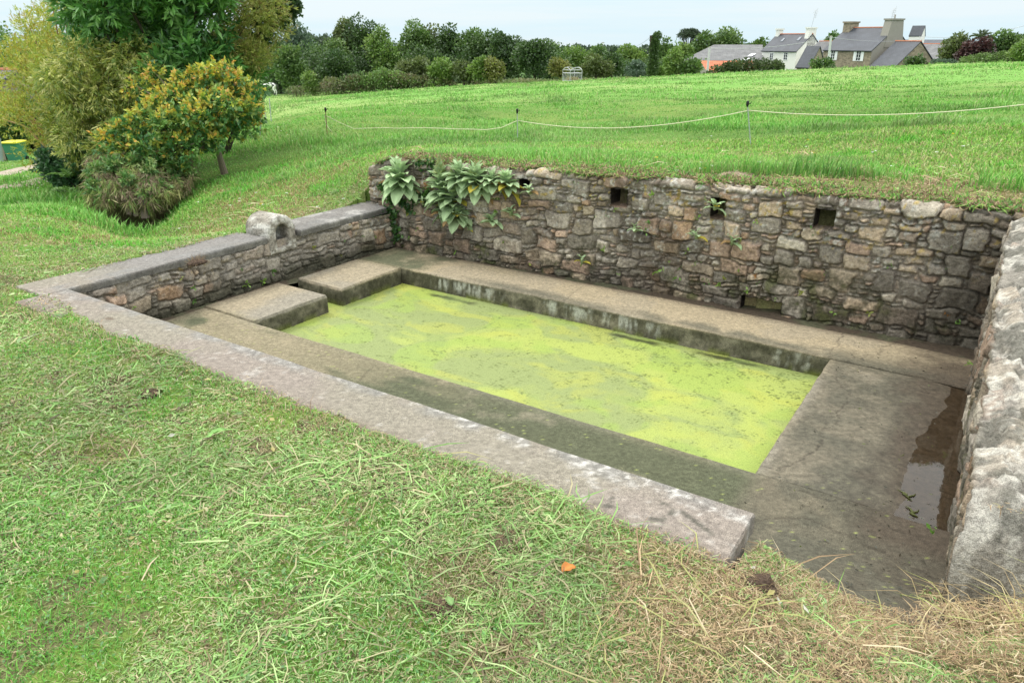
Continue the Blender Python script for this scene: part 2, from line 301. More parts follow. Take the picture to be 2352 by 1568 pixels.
# retaining wall at the back: face, then turned over its top
HOL=[]
for (x0,y0,x1,y1) in ((1405,441,1433,472),(1637,461,1660,500),(1877,486,1913,522),(1200,416,1212,434),(1705,699,1790,716)):
    pa=onwall(x0,y1); pb=onwall(x1,y0); ua=toUV(pa[0],pa[1])[0]; ub=toUV(pb[0],pb[1])[0]; HOL.append((ua+1.-.022,pa[2]+.12-.01,ub+1.+.022,pb[2]+.12+.012))
def sheetwall(name,P,Nn,S,T,zmap,seed,holes=(),big=1.,parent=None,moss=.9,lich=1.,amp=.024,tint=None,shape=None,hs=None):
    h,C,f=rubble(S,T,float(S.max())+.1,float(T.max())+.1,seed,holes=holes,big=big,amp=amp)
    if hs is not None: h=h*hs
    if shape is not None: h=h+shape
    Vv=P+Nn*h[...,None]; C0=C; C=stains(C,S,T,zmap,seed+40,moss,lich)
    if tint is not None: C=tint(C)
    for hh_ in holes: inn=(S>hh_[0]-.011)&(S<hh_[2]+.004)&(T>hh_[1]-.002)&(T<hh_[3]+.009); C=np.where(inn[...,None],mixc((.018,.014,.011),(.20,.14,.10),ss(hh_[1]+.02,hh_[1],T)),C)  # shade inside the holes painted near black, with a browner lit floor
    return mesh(name,Vv.reshape(-1,3),[gridF(S.shape[0],S.shape[1])],M_stone,C.reshape(-1,3),True,parent)
ua=np.arange(-1.02,5.16,.0085); tt=np.arange(-.12,1.50,.0085); S,T=np.meshgrid(ua,tt,indexing='ij')
vface=2.46+.19*(S+.69)/5.69
ztop=.93+.055*ss(-1,5,S)+.03*(fbm(S*3,S*0,77,3)-.5)-.10*ss(-.5,-1.0,S)
lo=np.minimum(T,ztop); over=np.maximum(T-ztop,0)
bul=.03*np.sin(S*1.7+1)+.05*(lo/ztop-.5)                      # slight belly and batter
Pw=W(S,vface+over+.02*ss(0,1,lo),lo+ .02*np.minimum(over/.06,1)-.10*over)
fr=ss(-.03,.05,T-ztop)[...,None]; nf=np.r_[-VV,0.]; nf[2]=0; Nw=(1-fr)*nf+fr*np.array([0,0,1.]); Nw/=np.linalg.norm(Nw,axis=-1)[...,None]
def bwt(C):
    z=lo; C=C*1.0
    stain=ss(.30,.0,np.minimum(np.abs(S-.97),np.abs(S-2.47))-.12*fbm(S*3,T*3,5,2))*ss(.80,.6,z)*ss(.35,.6,fbm(S*6,T*6,71,3))
    C=mixc(C,(.12,.08,.05),stain*.6)
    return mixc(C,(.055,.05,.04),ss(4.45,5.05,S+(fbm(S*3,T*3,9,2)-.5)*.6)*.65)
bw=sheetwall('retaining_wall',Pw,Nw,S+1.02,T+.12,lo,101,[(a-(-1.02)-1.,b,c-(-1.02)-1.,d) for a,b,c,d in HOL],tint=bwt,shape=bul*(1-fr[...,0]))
tag(bw,'long rubble stone retaining wall with three square drain holes below the field','wall')

# left wall: rubble face
va=np.arange(-1.03,2.55,.0085); tt=np.arange(-.10,.375,.0085); S,T=np.meshgrid(va,tt,indexing='ij')
lw=thing('low_wall',W(-.95,.7,0.))
Pl=W(-.78+.10*ss(1.,2.5,S)+.0*S,S,T); nl=np.r_[UV,0.]
def lwt(C):
    pl=ss(.55,.62,fbm(S*1.8,T*3,300,3)+.25*ss(.6,1.0,S)*ss(2.4,1.2,S)); C=mixc(C,np.array((.28,.255,.22))*(.7+.6*fbm(S*20,T*20,301,4))[...,None],pl*.75)
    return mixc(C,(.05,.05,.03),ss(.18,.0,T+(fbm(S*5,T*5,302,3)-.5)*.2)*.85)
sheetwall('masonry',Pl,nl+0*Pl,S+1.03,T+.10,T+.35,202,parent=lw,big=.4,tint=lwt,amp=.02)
tag(lw,'low rubble wall with grey concrete coping along the short left side of the pool','wall')

# concrete slabs ---------------------------------------------------------------
def slab(name,u0,u1,v0,v1,zt,zb,cfun,mat,parent=None,st=.0125,ed=.012,sides='urdl',topz=None,wear=.012,rag=.008):
    """slab in the (u,v) frame: a worn top sheet whose rim turns down into its sides"""
    nu=max(3,int((u1-u0)/st)); nv=max(3,int((v1-v0)/st))
    dn=[1,.8,.62,.5,.4,.3,.2,.12,.05,0]; ud=dn[::-1]; us=np.r_[[u0]*10,np.linspace(u0,u1,nu),[u1]*10]; vs_=np.r_[[v0]*10,np.linspace(v0,v1,nv),[v1]*10]
    lu=np.r_[dn,np.zeros(nu),ud]; lv=np.r_[dn,np.zeros(nv),ud]
    U,Vg=np.meshgrid(us,vs_,indexing='ij'); LU,LV=np.meshgrid(lu,lv,indexing='ij'); down=np.maximum(LU,LV)
    du=np.minimum(U-u0,u1-U); dv=np.minimum(Vg-v0,v1-Vg); d=np.minimum(du,dv); rim=ss(ed,0,d)
    U2=U+np.where(U<=u0+1e-6,1,np.where(U>=u1-1e-6,-1,0))*rag*fbm(Vg*9,U*9,41,3); V2=Vg+np.where(Vg<=v0+1e-6,1,np.where(Vg>=v1-1e-6,-1,0))*rag*fbm(U*9,Vg*9,43,3)
    zz=zt+(fbm(U*2,Vg*2,45,4)-.5)*.012+(topz(U,Vg) if topz else 0)-rim*wear*(.3+fbm(U*12,Vg*12,47,3))
    Zz=zz*(1-down)+zb*down; C=cfun(U2,V2,Zz,down)
    return mesh(name,W(U2,V2,Zz).reshape(-1,3),[gridF(len(us),len(vs_))],mat,C.reshape(-1,3),False,parent)
def cracks(U,V,paths,wd=.0055):
    m=np.zeros_like(U)
    for P in paths:
        P=np.array(P)
        Uw=U+(fbm(U*9,V*9,61,3)-.5)*.09; Vw=V+(fbm(U*9,V*9,62,3)-.5)*.09
        for a,b in zip(P[:-1],P[1:]):
            d=b-a; t=np.clip(((Uw-a[0])*d[0]+(Vw-a[1])*d[1])/(d@d),0,1); e=np.hypot(Uw-a[0]-t*d[0],Vw-a[1]-t*d[1]); m=np.maximum(m,ss(wd*1.6,wd*.4,e))
    return m
TAN=np.array((.305,.252,.168)); GREY=np.array((.235,.212,.17)); DARK=np.array((.10,.095,.07)); ALG=np.array((.07,.078,.045)); BROWN=np.array((.088,.068,.05)); PINK=np.array((.228,.195,.168)); PALE=np.array((.46,.44,.41))
def frame_cracks():
    def q(*pts):
        o=[]
        for x,y in pts: p=at(x,y,0); o.append(toUV(p[0],p[1]))
        return o
    return [q((1902,845),(1960,905),(1925,940),(1865,1040),(1790,1075),(1733,1062)),q((1905,815),(1935,760)),q((1985,825),(2050,790),(2085,775)),q((1290,700),(1335,655)),q((2100,870),(2130,900)),q((820,880),(855,845)),
            q((918,618),(950,595),(1000,588)),q((1850,1128),(2145,1250)),q((1735,1195),(1870,1190),(2140,1320))]
CRK=frame_cracks()
def floorcol(U,V,Z,down):
    n=fbm(U*1.7,V*1.7,50,5); m=fbm(U*7,V*7,51,4); g=fbm(U*1.1,V*3.5,52,4); fine=fbm(U*30,V*30,53,3)
    far=ss(1.7,1.9,V)
    C=mixc(GREY,TAN,np.clip(ss(.35,.6,n)*.7+far*.75,0,1))
    near=ss(.1,-.15,V)
    C=mixc(C,np.array((.15,.14,.09)),near*.75); C=mixc(C,ALG,near*ss(.36,.56,g*.6+m*.4+.12*ss(1.2,2.6,U))*.9); C=mixc(C,TAN*.95,near*ss(.45,.62,fbm(U*1.3,V*4,57,3))*ss(3,.5,U)*.6)
    C=mixc(C,DARK,far*ss(2.02,1.86,V+(m-.5)*.22)*ss(.40,.55,fbm(U*1.4,V*1.4,55,3)+.08*ss(.5,3,U))*.85)       # dark algae along the far lip
    C=mixc(C,ALG*1.1,far*ss(.50,.66,n)*ss(1.6,.0,U)*.9)
    rt=ss(4.05,4.2,U)
    C=mixc(C,np.array((.135,.118,.085)),rt*ss(2.1,1.3,V)*.95); C=mixc(C,DARK*.8,rt*ss(.40,.60,m*.4+n*.6+.05)*ss(2.3,1.7,V)*.75); C=mixc(C,DARK*.6,rt*ss(4.35,4.75,U+(m-.5)*.4)*ss(2.3,1.2,V)*.6)
    C=mixc(C,BROWN*.9,ss(4.50,4.85,U+(m-.5)*.35)*ss(2.5,2.2,V)*.85)
    C=mixc(C,DARK*.9,ss(-.18,-.45,V)*ss(4.3,4.4,U)*(.45+.4*ss(.4,.6,m)))
    C=mixc(C,BROWN,ss(2.28,2.42,V+(m-.5)*.07)*.7)
    C=mixc(C,BROWN*1.1,ss(-.52,-.64,U+(m-.5)*.1)*.5)
    C=C*(.80+.4*fine)[...,None]
    C=mixc(C,(.30,.34,.10),ss(.84,.88,fbm(U*120,V*120,58,2))*ss(.3,-.2,V)*.6)                  # scraps of duckweed
    C=mixc(C,(.05,.042,.032),cracks(U,V,CRK)*.5)
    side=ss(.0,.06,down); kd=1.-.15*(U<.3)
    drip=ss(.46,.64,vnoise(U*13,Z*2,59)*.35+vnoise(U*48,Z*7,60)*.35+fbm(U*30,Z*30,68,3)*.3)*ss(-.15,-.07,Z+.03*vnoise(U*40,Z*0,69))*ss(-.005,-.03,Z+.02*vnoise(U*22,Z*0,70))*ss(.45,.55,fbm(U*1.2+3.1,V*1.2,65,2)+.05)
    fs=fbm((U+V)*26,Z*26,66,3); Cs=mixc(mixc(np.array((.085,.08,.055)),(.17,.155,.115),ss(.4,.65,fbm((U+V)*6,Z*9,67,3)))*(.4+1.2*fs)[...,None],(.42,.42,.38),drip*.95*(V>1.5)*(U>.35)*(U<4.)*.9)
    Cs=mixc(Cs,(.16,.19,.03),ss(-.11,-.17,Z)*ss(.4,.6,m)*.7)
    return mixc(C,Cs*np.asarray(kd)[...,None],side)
rwz=lambda U,V:-.022*ss(4.68,5.02,U+.10*ss(1.8,-.2,V)+.12*(fbm(U*5,V*5,91,4)-.5))-.006+.007*(fbm(U*3.5,V*3.5,92,4)-.5)
crk=lambda U,V:-.004*cracks(U,V,CRK)
# one pavement: far walk, near walk, right floor
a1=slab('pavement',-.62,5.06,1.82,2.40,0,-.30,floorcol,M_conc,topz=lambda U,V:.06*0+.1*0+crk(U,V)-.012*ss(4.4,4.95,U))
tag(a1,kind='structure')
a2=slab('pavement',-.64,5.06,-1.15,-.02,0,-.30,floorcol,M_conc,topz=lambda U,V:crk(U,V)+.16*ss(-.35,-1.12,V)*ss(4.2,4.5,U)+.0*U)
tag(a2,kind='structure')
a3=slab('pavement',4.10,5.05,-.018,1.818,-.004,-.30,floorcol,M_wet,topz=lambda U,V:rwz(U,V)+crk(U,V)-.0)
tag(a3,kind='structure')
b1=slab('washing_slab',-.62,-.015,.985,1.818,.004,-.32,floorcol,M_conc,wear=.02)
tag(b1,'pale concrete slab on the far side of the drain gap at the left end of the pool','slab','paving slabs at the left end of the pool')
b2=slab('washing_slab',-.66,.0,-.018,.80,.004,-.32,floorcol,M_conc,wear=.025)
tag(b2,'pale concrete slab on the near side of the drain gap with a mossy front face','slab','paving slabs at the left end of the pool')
# silt in the gutters
def silt(name,u0,u1,v0,v1,z):
    U,Vg=np.meshgrid(np.arange(u0,u1+.001,.02),np.arange(v0,v1+.001,.02),indexing='ij'); C=mixc(BROWN*.9,ALG*1.4,ss(.5,.65,fbm(U*5,Vg*5,81,4))*.6)
    Zz=z+(fbm(U*4,Vg*4,82,4)-.5)*.03
    return tag(mesh(name,W(U,Vg,Zz).reshape(-1,3),[gridF(U.shape[0],U.shape[1])],M_wet,C.reshape(-1,3)),kind='structure')
silt('gutter_silt',-.85,5.1,2.36,2.75,-.028); silt('gutter_silt',-.85,-.60,-1.1,2.36,-.032)
# copings ------------------------------------------------------------------------
def copcol(U,V,Z,down):
    n=fbm(U*1.5,V*1.5,150,5); m=fbm(U*8,V*8,151,4); fi=fbm(U*34,V*34,152,3)
    C=mixc(PINK,GREY*.95,ss(.35,.62,n)); C=mixc(C,np.array((.21,.18,.155)),ss(.52,.68,fbm(U*2.3,V*2.3,153,4))*.5)
    inner=ss(-1.13,-1.03,V+(m-.5)*.10)*(U>-.9)
    C=mixc(C,(.20,.195,.185),inner*.7*ss(.3,.55,m)); C=mixc(C,PALE,ss(.57,.64,fi*.65+m*.35)*np.clip(inner*1.1+.0+ss(2.4,4.2,U)*.1,0,1)*ss(1.6,3.4,U)*.75)
    C=mixc(C,PALE*.8,ss(.65,.69,m*.4+fi*.6)*.4)
    C=mixc(C,(.12,.085,.06),ss(-1.28,-1.42,V+(m-.5)*.08)*.6)
    for (cx,cy,r) in ((4.02,-1.22,.06),(3.83,-1.27,.028)):
        d=np.hypot(U-cx,V-cy); C=mixc(C,(.09,.085,.07),ss(.022,.008,np.abs(d-r))*(U>cx)*.8*(m>.38))
    C=mixc(C,(.085,.08,.065),ss(.02,.006,np.abs((V+1.19)+(U-4.15)*.45))*ss(4.08,4.12,U)*ss(4.28,4.24,U)*.85)
    C=mixc(C,(.10,.07,.05),ss(.05,.02,np.hypot(U-.1,(V+1.2)*1.6)+(m-.5)*.05)*.7)
    return C*(.85+.3*fi)[...,None]
kerb=thing('stone_kerb',W(1.6,-1.2,0)); 
slab('coping',-.80,4.36,-1.40,-1.01,.42,.33,copcol,M_conc,kerb,wear=.012,rag=.012)
slab('kerb_base',-.80,4.34,-1.38,-1.03,.325,-.1,copcol,M_conc,kerb,wear=.01,st=.03)
tag(kerb,'low pale pinkish concrete kerb running along the near side of the pool','kerb')
def copcol2(U,V,Z,down):
    C=copcol(U,V-0,Z,down); m=fbm(U*8,V*8,161,4)
    C=mixc(C,np.array((.17,.165,.16))*(.7+.6*m)[...,None],ss(-1.0,-.2,V)*.75); C=mixc(C,PALE*.8,ss(.60,.66,m)*ss(1.,2.,V)*.6)
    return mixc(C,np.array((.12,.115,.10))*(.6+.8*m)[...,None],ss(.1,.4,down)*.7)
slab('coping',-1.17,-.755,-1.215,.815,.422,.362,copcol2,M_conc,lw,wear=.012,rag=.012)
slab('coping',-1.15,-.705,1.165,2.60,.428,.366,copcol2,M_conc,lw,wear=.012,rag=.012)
bk=MB(); p0=W(-.99,-1.3,0)
slab('wall_core',-1.12,-.83,-1.3,2.6,.358,-.1,copcol2,M_conc,lw,st=.05)
# arched niche block standing in the low wall
def nicheblock():
    o=thing('niche_block',W(-.93,.99,.2)); S_,T_=48,46
    w2=.165; zb,zs,zt=.12,.455,.60; dep=.30
    # outline of the block (arched top) swept through the depth with a niche cut in the front
    n=64; th=np.linspace(0,1,n); prof=[]
    def outl(w,zb,zs,zt):
        P=[]
        for t in np.linspace(0,1,9): P.append((-w,zb+(zs-zb)*t))
        for t in np.linspace(0,math.pi,28)[1:-1]: P.append((-w*math.cos(t),zs+(zt-zs)*math.sin(t)))
        for t in np.linspace(1,0,9): P.append((w,zb+(zs-zb)*t))
        for t in np.linspace(1,-1,10)[1:-1]: P.append((w*t,zb))
        P.append(P[0]); return np.array(P)
    Oo=outl(w2,.255,.455,.60); Oi=outl(.078,.295,.44,.515); uf=-.757; m=len(Oo); rows=[]
    def row(P,u): rows.append(np.stack([np.full(m,u),.99+P[:,0],P[:,1]],1))
    row(Oo*.6+np.array([0,.16]),uf-dep-.02)
    for s in (0,.2,.4,.6,.8,1): row(Oo,uf-.02-dep*(1-s))
    row(Oo*np.array([.95,1.])-np.array([0,.010]),uf)
    for s in (.33,.66,1): row(Oo*(1-s)+Oi*s-np.array([0,.010*(1-s)]),uf)
    for s in (.3,.7,1): row(Oi,uf-.15*s)
    row(Oi*.02+np.array([0,.38]),uf-.155)
    P=np.array(rows); jit=(fbm(P[...,1]*30,P[...,2]*30+P[...,0]*30,171,3)-.5)*.007
    Wd=W(P[...,0]+jit,P[...,1]+jit*.7,P[...,2]+jit); nb_=P.shape[0]
    C=mixc(np.array((.30,.275,.235)),(.55,.53,.48),ss(.50,.62,fbm(P[...,1]*16+P[...,0]*9,P[...,2]*16,172,3))); C=mixc(C,(.14,.125,.10),ss(.55,.65,fbm(P[...,1]*25,P[...,2]*25+P[...,0]*12,173,3))*.6)
    
    mesh('block',Wd.reshape(-1,3),[gridF(nb_,m,flip=False)],M_stone,C.reshape(-1,3),True,o)
    tag(o,'small weathered granite block with arched top and niche set on the low wall','niche block')
nicheblock()
# right wall ------------------------------------------------------------------------
va=np.arange(-.68,2.80,.010); tt=np.arange(0,1.75,.010); S,T=np.meshgrid(va,tt,indexing='ij')
zt=.47+.50*ss(-.6,2.8,S)*.35+.33*(S+.68)/3.48+.02*(fbm(S*2.5,S*0,180,3)-.5)
face=T*1.15-.1; lo=np.minimum(face,zt); over=np.maximum(face-zt,0)
rnd=.05; Pr=W(5.0+.05*ss(2.2,-.5,S)+over-.03*ss(.12,0,zt-lo)*0,S,lo+.05*ss(0,.10,over)-.06*ss(.3,.6,over))
fr=ss(-.07,.07,face-zt)[...,None]; nf=np.r_[-UV,0.]; Nr=(1-fr)*nf+fr*np.array([0,0,1.]); Nr/=np.linalg.norm(Nr,axis=-1)[...,None]
def rwt(C):
    topm=fr[...,0]; n=fbm(S*3,over*3,181,4); m=fbm(S*14,over*14,182,4)
    g2=fbm(S*40,over*40,187,3); Ct=mixc(C*1.05,(.27,.26,.235),.6); Ct=mixc(Ct,(.50,.475,.42),ss(.52,.60,m*.55+g2*.45)*.75); Ct=mixc(Ct,(.12,.115,.095),ss(.53,.61,fbm(S*9,over*9,183,5))*.75); Ct=mixc(Ct,(.38,.30,.17),ss(.52,.62,fbm(S*4,over*4,184,3))*ss(.1,.3,over)*.7)
    return mixc(C*.8,Ct,ss(.15,.6,topm))
sh=(.03*(fbm(S*1.6,over*1.0,185,3)-.5)+.012*(fbm(S*8,over*8,186,5)-.5))*ss(0,.5,fr[...,0])
# near end of the wall drops to the ground in one rounded stone
ph=np.clip((-.46-S)/.22,0,1)*math.pi/2; rs=.10*ss(0,1,ph/1.57); Pr[...,2]=Pr[...,2]*np.cos(ph)**.55-.06*(ph>1.5); Pr+=(-np.r_[VV,0.])*(.22*np.sin(ph)*1.0-(np.clip(-.46-S,0,.22)))[...,None]+np.r_[UV,0.]*(rs*ss(0,.12,over+.03))[...,None]*.6
rw=thing('side_wall',W(5.2,1,0)); 
sheetwall('masonry',Pr,Nr,S+.68,T,lo,404,parent=rw,big=14,tint=rwt,shape=sh,hs=1-.35*fr[...,0],lich=.4,amp=.02)
tag(rw,'thick lichened stone wall on the right sloping down towards the camera','wall')
# ---------------------------------------------------------------- water and duckweed
def water_mat(tint=(.35,.27,.2)):
    m,t,o=newmat('still_water'); tr=N(t,'ShaderNodeBsdfTransparent'); tr.inputs[0].default_value=tint+(1,); g=N(t,'ShaderNodeBsdfGlossy'); g.inputs['Roughness'].default_value=.03; f=N(t,'ShaderNodeFresnel'); f.inputs[0].default_value=1.33
    tc=N(t,'ShaderNodeTexCoord'); n,b=bumpn(t,9,.04,.01,3,tc.outputs['Object']); mxs=N(t,'ShaderNodeMixShader')
    mm=N(t,'ShaderNodeMath',operation='MULTIPLY'); mm.inputs[1].default_value=1.6
    t.links.new(b.outputs[0],g.inputs['Normal']); t.links.new(f.outputs[0],mm.inputs[0]); t.links.new(mm.outputs[0],mxs.inputs[0]); t.links.new(tr.outputs[0],mxs.inputs[1]); t.links.new(g.outputs[0],mxs.inputs[2]); t.links.new(mxs.outputs[0],o.inputs[0]); return m
M_water=water_mat((.80,.74,.66))
U,Vg=np.meshgrid(np.linspace(4.2,5.06,12),np.linspace(-.016,2.37,30),indexing='ij')
tag(mesh('puddle_water',W(U,Vg,-.0235+0*U).reshape(-1,3),[gridF(12,30)],M_water),kind='structure')
U,Vg=np.meshgrid(np.linspace(-.7,4.12,60),np.linspace(-.05,1.86,30),indexing='ij')
tag(mesh('water',W(U,Vg,-.178+0*U).reshape(-1,3),[gridF(60,30)],simple('pond_bottom_water',(.05,.055,.02),.1,0,.1,5)),kind='structure')
def duckmat():
    m,t,o=newmat('duckweed'); p=N(t,'ShaderNodeBsdfPrincipled'); p.inputs['Roughness'].default_value=.55; p.inputs['Specular IOR Level'].default_value=.25
    a=N(t,'ShaderNodeAttribute'); a.attribute_name='Col'; tc=N(t,'ShaderNodeTexCoord')
    v=N(t,'ShaderNodeTexVoronoi'); v.inputs['Scale'].default_value=230; t.links.new(tc.outputs['Object'],v.inputs['Vector'])
    q=N(t,'ShaderNodeMapRange'); q.inputs['From Min'].default_value=0; q.inputs['From Max'].default_value=.75; q.inputs['To Min'].default_value=1.15; q.inputs['To Max'].default_value=.62; t.links.new(v.outputs['Distance'],q.inputs[0])
    s=N(t,'ShaderNodeVectorMath',operation='SCALE'); t.links.new(a.outputs['Color'],s.inputs[0]); t.links.new(q.outputs[0],s.inputs['Scale'])
    b=N(t,'ShaderNodeBump'); b.inputs['Strength'].default_value=.4; b.inputs['Distance'].default_value=.003; t.links.new(q.outputs[0],b.inputs['Height'])
    t.links.new(s.outputs[0],p.inputs[0]); t.links.new(b.outputs[0],p.inputs['Normal']); t.links.new(p.outputs[0],o.inputs[0]); return m
U,Vg=np.meshgrid(np.arange(-.69,4.13,.008),np.arange(-.05,1.86,.008),indexing='ij')
w1=fbm(U*1.1,Vg*1.1,210,4)*2.2; w2=fbm(U*1.3+9,Vg*1.3,211,4)*2.2
s1=fbm(U*.9+w1,Vg*2.2+w2,212,5); s2=fbm(U*2.4+w2*1.1,Vg*4.5+w1*1.4,213,5); sp=fbm(U*90,Vg*90,214,2); sp2=fbm(U*16,Vg*16,215,3)
C=mixc(np.array((.385,.45,.11)),(.28,.335,.125),ss(.36,.60,s1)); C=mixc(C,(.43,.45,.085),ss(.54,.70,s2)*.5); C=mixc(C,(.30,.41,.085),ss(.56,.66,fbm(U*2+w1,Vg*2,216,3))*.6)
far=ss(.4,1.7,Vg); dk=ss(.63,.72,sp*.6+sp2*.4+.075*far*ss(.6,3.6,U)+.16*(s1-.5)-.02); C=mixc(C,(.10,.13,.03),dk*.8)
for (a,b,s) in ((.7,1.72,.35),(2.6,1.74,.3),(3.4,1.76,.35)): C=mixc(C,(.03,.035,.015),ss(.06,.0,np.abs(Vg-b)+.06*(sp2-.5))*ss(s,s*.5,np.abs(U-a))*.9)
C=mixc(C,(.22,.30,.10),ss(.47,.5,s1)*ss(.53,.5,s1)*.35)
dw=mesh('duckweed',W(U,Vg,-.166+(sp-.5)*.003).reshape(-1,3),[gridF(U.shape[0],U.shape[1])],duckmat(),C.reshape(-1,3)); tag(dw,'lime green duckweed covering the whole pool','duckweed',kind='stuff')

# ---------------------------------------------------------------- blades of grass
def blades(name,X,Y,Z,hd,ln,wd,lean,col,mat,bend=.5,drop=False):
    """one tapering two-step blade per point; lean 0 = upright, 1 = flat on the ground"""
    n=len(X); dx,dy=np.cos(hd),np.sin(hd); px,py=-dy,dx; hw=wd/2
    a=lean*math.pi/2; h1=np.sin(a*.75)*ln*.5; v1=np.cos(a*.75)*ln*.5; b2=np.clip(a*1.0+bend*(1-lean*.6),0,math.pi*.56)
    h2=h1+np.sin(b2)*ln*.5; v2=v1+np.cos(b2)*ln*.5
    V=np.empty((n,5,3))
    for k,(h,v,s) in enumerate(((0,0,1),(0,0,-1),(h1,v1,-.85),(h1,v1,.85),(h2,v2,0))):
        V[:,k,0]=X+dx*h+px*hw*s; V[:,k,1]=Y+dy*h+py*hw*s; V[:,k,2]=Z+v
    i=np.arange(n)*5; q=np.stack([i,i+1,i+2,i+3],1); t=np.stack([i+3,i+2,i+4],1)
    return mesh(name,V.reshape(-1,3),[q,t],mat,np.repeat(col,5,axis=0),False)
def polar(n,r0,r1,a0,a1,p=1.):
    r=np.exp(RNG.uniform(math.log(r0),math.log(r1),n)) if p==1. else (RNG.uniform(r0**p,r1**p,n))**(1/p); a=np.radians(RNG.uniform(a0,a1,n)); return r*np.sin(a),r*np.cos(a),r
def cpal(n,pal,wts,var=.18):
    pal=np.array(pal); w=np.array(wts,float); c=pal[RNG.choice(len(pal),n,p=w/w.sum())]; return c*(1+RNG.uniform(-var,var,(n,1)))
GP=[(.12,.29,.045),(.18,.38,.06),(.08,.20,.04),(.25,.42,.08),(.15,.32,.09)]; HP=[(.46,.345,.205),(.36,.25,.145),(.56,.46,.31),(.26,.17,.105),(.40,.37,.18)]
def scraps(name,X,Y,Z,hd,ln,wd,pitch,col,mat,curl=.5):
    """cut pieces of grass lying about: two flat segments with a bend"""
    n=len(X); dx,dy=np.cos(hd),np.sin(hd); h2=hd+RNG.normal(0,curl,n); ex,ey=np.cos(h2),np.sin(h2); hw=wd/2; p2=-np.abs(pitch)*RNG.uniform(.2,1.4,n)
    tw=RNG.uniform(-1,1,n); V=np.empty((n,5,3)); a=np.cos(pitch)*ln*.5; za=np.sin(pitch)*ln*.5; b=np.cos(p2)*ln*.5; zb=np.sin(p2)*ln*.5
    for k,(t1,t2,s) in enumerate(((0,0,.8),(0,0,-.8),(1,0,-1),(1,0,1),(1,1,0))):
        V[:,k,0]=X+dx*a*t1+ex*b*t2-dy*hw*s; V[:,k,1]=Y+dy*a*t1+ey*b*t2+dx*hw*s; V[:,k,2]=Z+za*t1+zb*t2+tw*hw*s*.8
    i=np.arange(n)*5; return mesh(name,V.reshape(-1,3),[np.stack([i,i+1,i+2,i+3],1),np.stack([i+3,i+2,i+4],1)],mat,np.repeat(col,5,axis=0),False)
def inditch(x,y):
    p=at(318,508,-.5); return np.hypot((x-p[0])*1.3,(y-p[1])*.6)<.40
def near_lawn():
    x,y,r=polar(400000,1.2,13.5,-74,56,.6); k=~inpit(x,y,-.0)&~inditch(x,y); x,y,r=x[k],y[k],r[k]; hm=haymask(x,y); k=(RNG.random(len(x))>hm*.85); x,y,r,hm=x[k],y[k],r[k],hm[k]; n=len(x)
    patch=fbm(x*1.1,y*1.1,301,4); u,v=toUV(x,y); back=(v>2.7)|((x<-2.5)&(y>7))
    Pg=at(110,1270,.42); lush=ss(.75,.3,np.hypot(x-Pg[0],(y-Pg[1])*1.1)+(patch-.5)*1.1); lush=np.maximum(lush,.7*ss(.60,.68,fbm(x*1.7,y*1.7,302,3)))
    c=cpal(n,[(.165,.32,.055),(.24,.40,.075),(.12,.245,.045),(.32,.45,.11),(.28,.36,.12)],[3,3,1.5,2,2]); th=cpal(n,HP,[2.4,2,1.2,1,3.4]); leftl=((x<-3)&(y>5)&(y<13)&(v<2)); f=(RNG.random(n)<(ss(.42,.62,patch)*.55*(1-lush)*np.where(back&~leftl,.5,1)+.16))[:,None]; f|=(((x>-4.6)&(x<-1.3)&(y>7.2)&(y<11.5)&(fbm(x*2.2,y*1.2,341,4)>.54)&(RNG.random(n)<.6)))[:,None]; th=np.where(((y>7.2)&(x<-1.2))[:,None],th*np.array((.85,.72,.75)),th); c=np.where(f,th,c)
    c=np.where((lush>.4)[:,None],c*np.array((.62,1.0,.62)),c); c=np.where(back[:,None],c*np.array((.95,1.12,.85)),c)
    ln=(.012+.026*RNG.random(n)+.022*lush*RNG.random(n)+.045*back*RNG.random(n))*(.8+.05*r); wd=.0022*(r/2.)**.85+.0010
    o=blades('lawn_grass',x,y,ground(x,y)-.003,RNG.uniform(0,6.3,n),ln,wd,RNG.uniform(.1,.8,n),c,M_grass,.8); tag(o,'short green mown grass round the wash place and on the left bank','grass',kind='stuff')
    x,y,r=polar(780000,1.15,11.5,-74,50,.55); m=fbm(x*1.5,y*1.5,311,4); k=~inpit(x,y,-.0)&(m+.25*RNG.random(len(x))>.44)
    u,v=toUV(x,y); k&=~((v>2.7)&(RNG.random(len(x))>.15)); k&=~((x<-2.2)&(y>5.8)&(RNG.random(len(x))>.3)); x,y,r,m=x[k],y[k],r[k],m[k]; hm=haymask(x,y); lz=fbm(x*1.7,y*1.7,302,3); k=(RNG.random(len(x))>hm*.80)&(RNG.random(len(x))>.6*ss(.60,.68,lz)); x,y,r,m,hm=x[k],y[k],r[k],m[k],hm[k]; n=len(x)
    tone=ss(.35,.65,fbm(x*.9,y*.9,317,4))[:,None]
    c=cpal(n,[(.165,.315,.08),(.245,.41,.125),(.125,.23,.07),(.35,.46,.20),(.28,.28,.14),(.38,.34,.20),(.15,.12,.075)],[3,3,1.4,2.6,2.4,2.2,.7],.22)*(.95+.38*tone); mt=(ss(.62,.76,fbm(x*3.4,y*3.4,351,4))*.8>RNG.random(n)); c=np.where(mt[:,None],cpal(n,[(.24,.18,.10),(.17,.12,.07),(.34,.29,.16),(.22,.24,.10)],[2,1.5,2,1]),c)
    hd=2*math.pi*fbm(x*.8,y*.8,313,3)*1.6+RNG.normal(0,1.7,n); long=RNG.random(n)<.014*ss(.4,.6,m)*2; wide=RNG.random(n)<.03
    ln=np.where(long,RNG.uniform(.07,.22,n),RNG.uniform(.006,.042,n)); wd=(.0019*(r/2.)**.8+.0011)*np.where(long,1.5,np.where(wide,3.,RNG.uniform(.5,1.3,n))); heap=ss(.48,.75,m)*.045
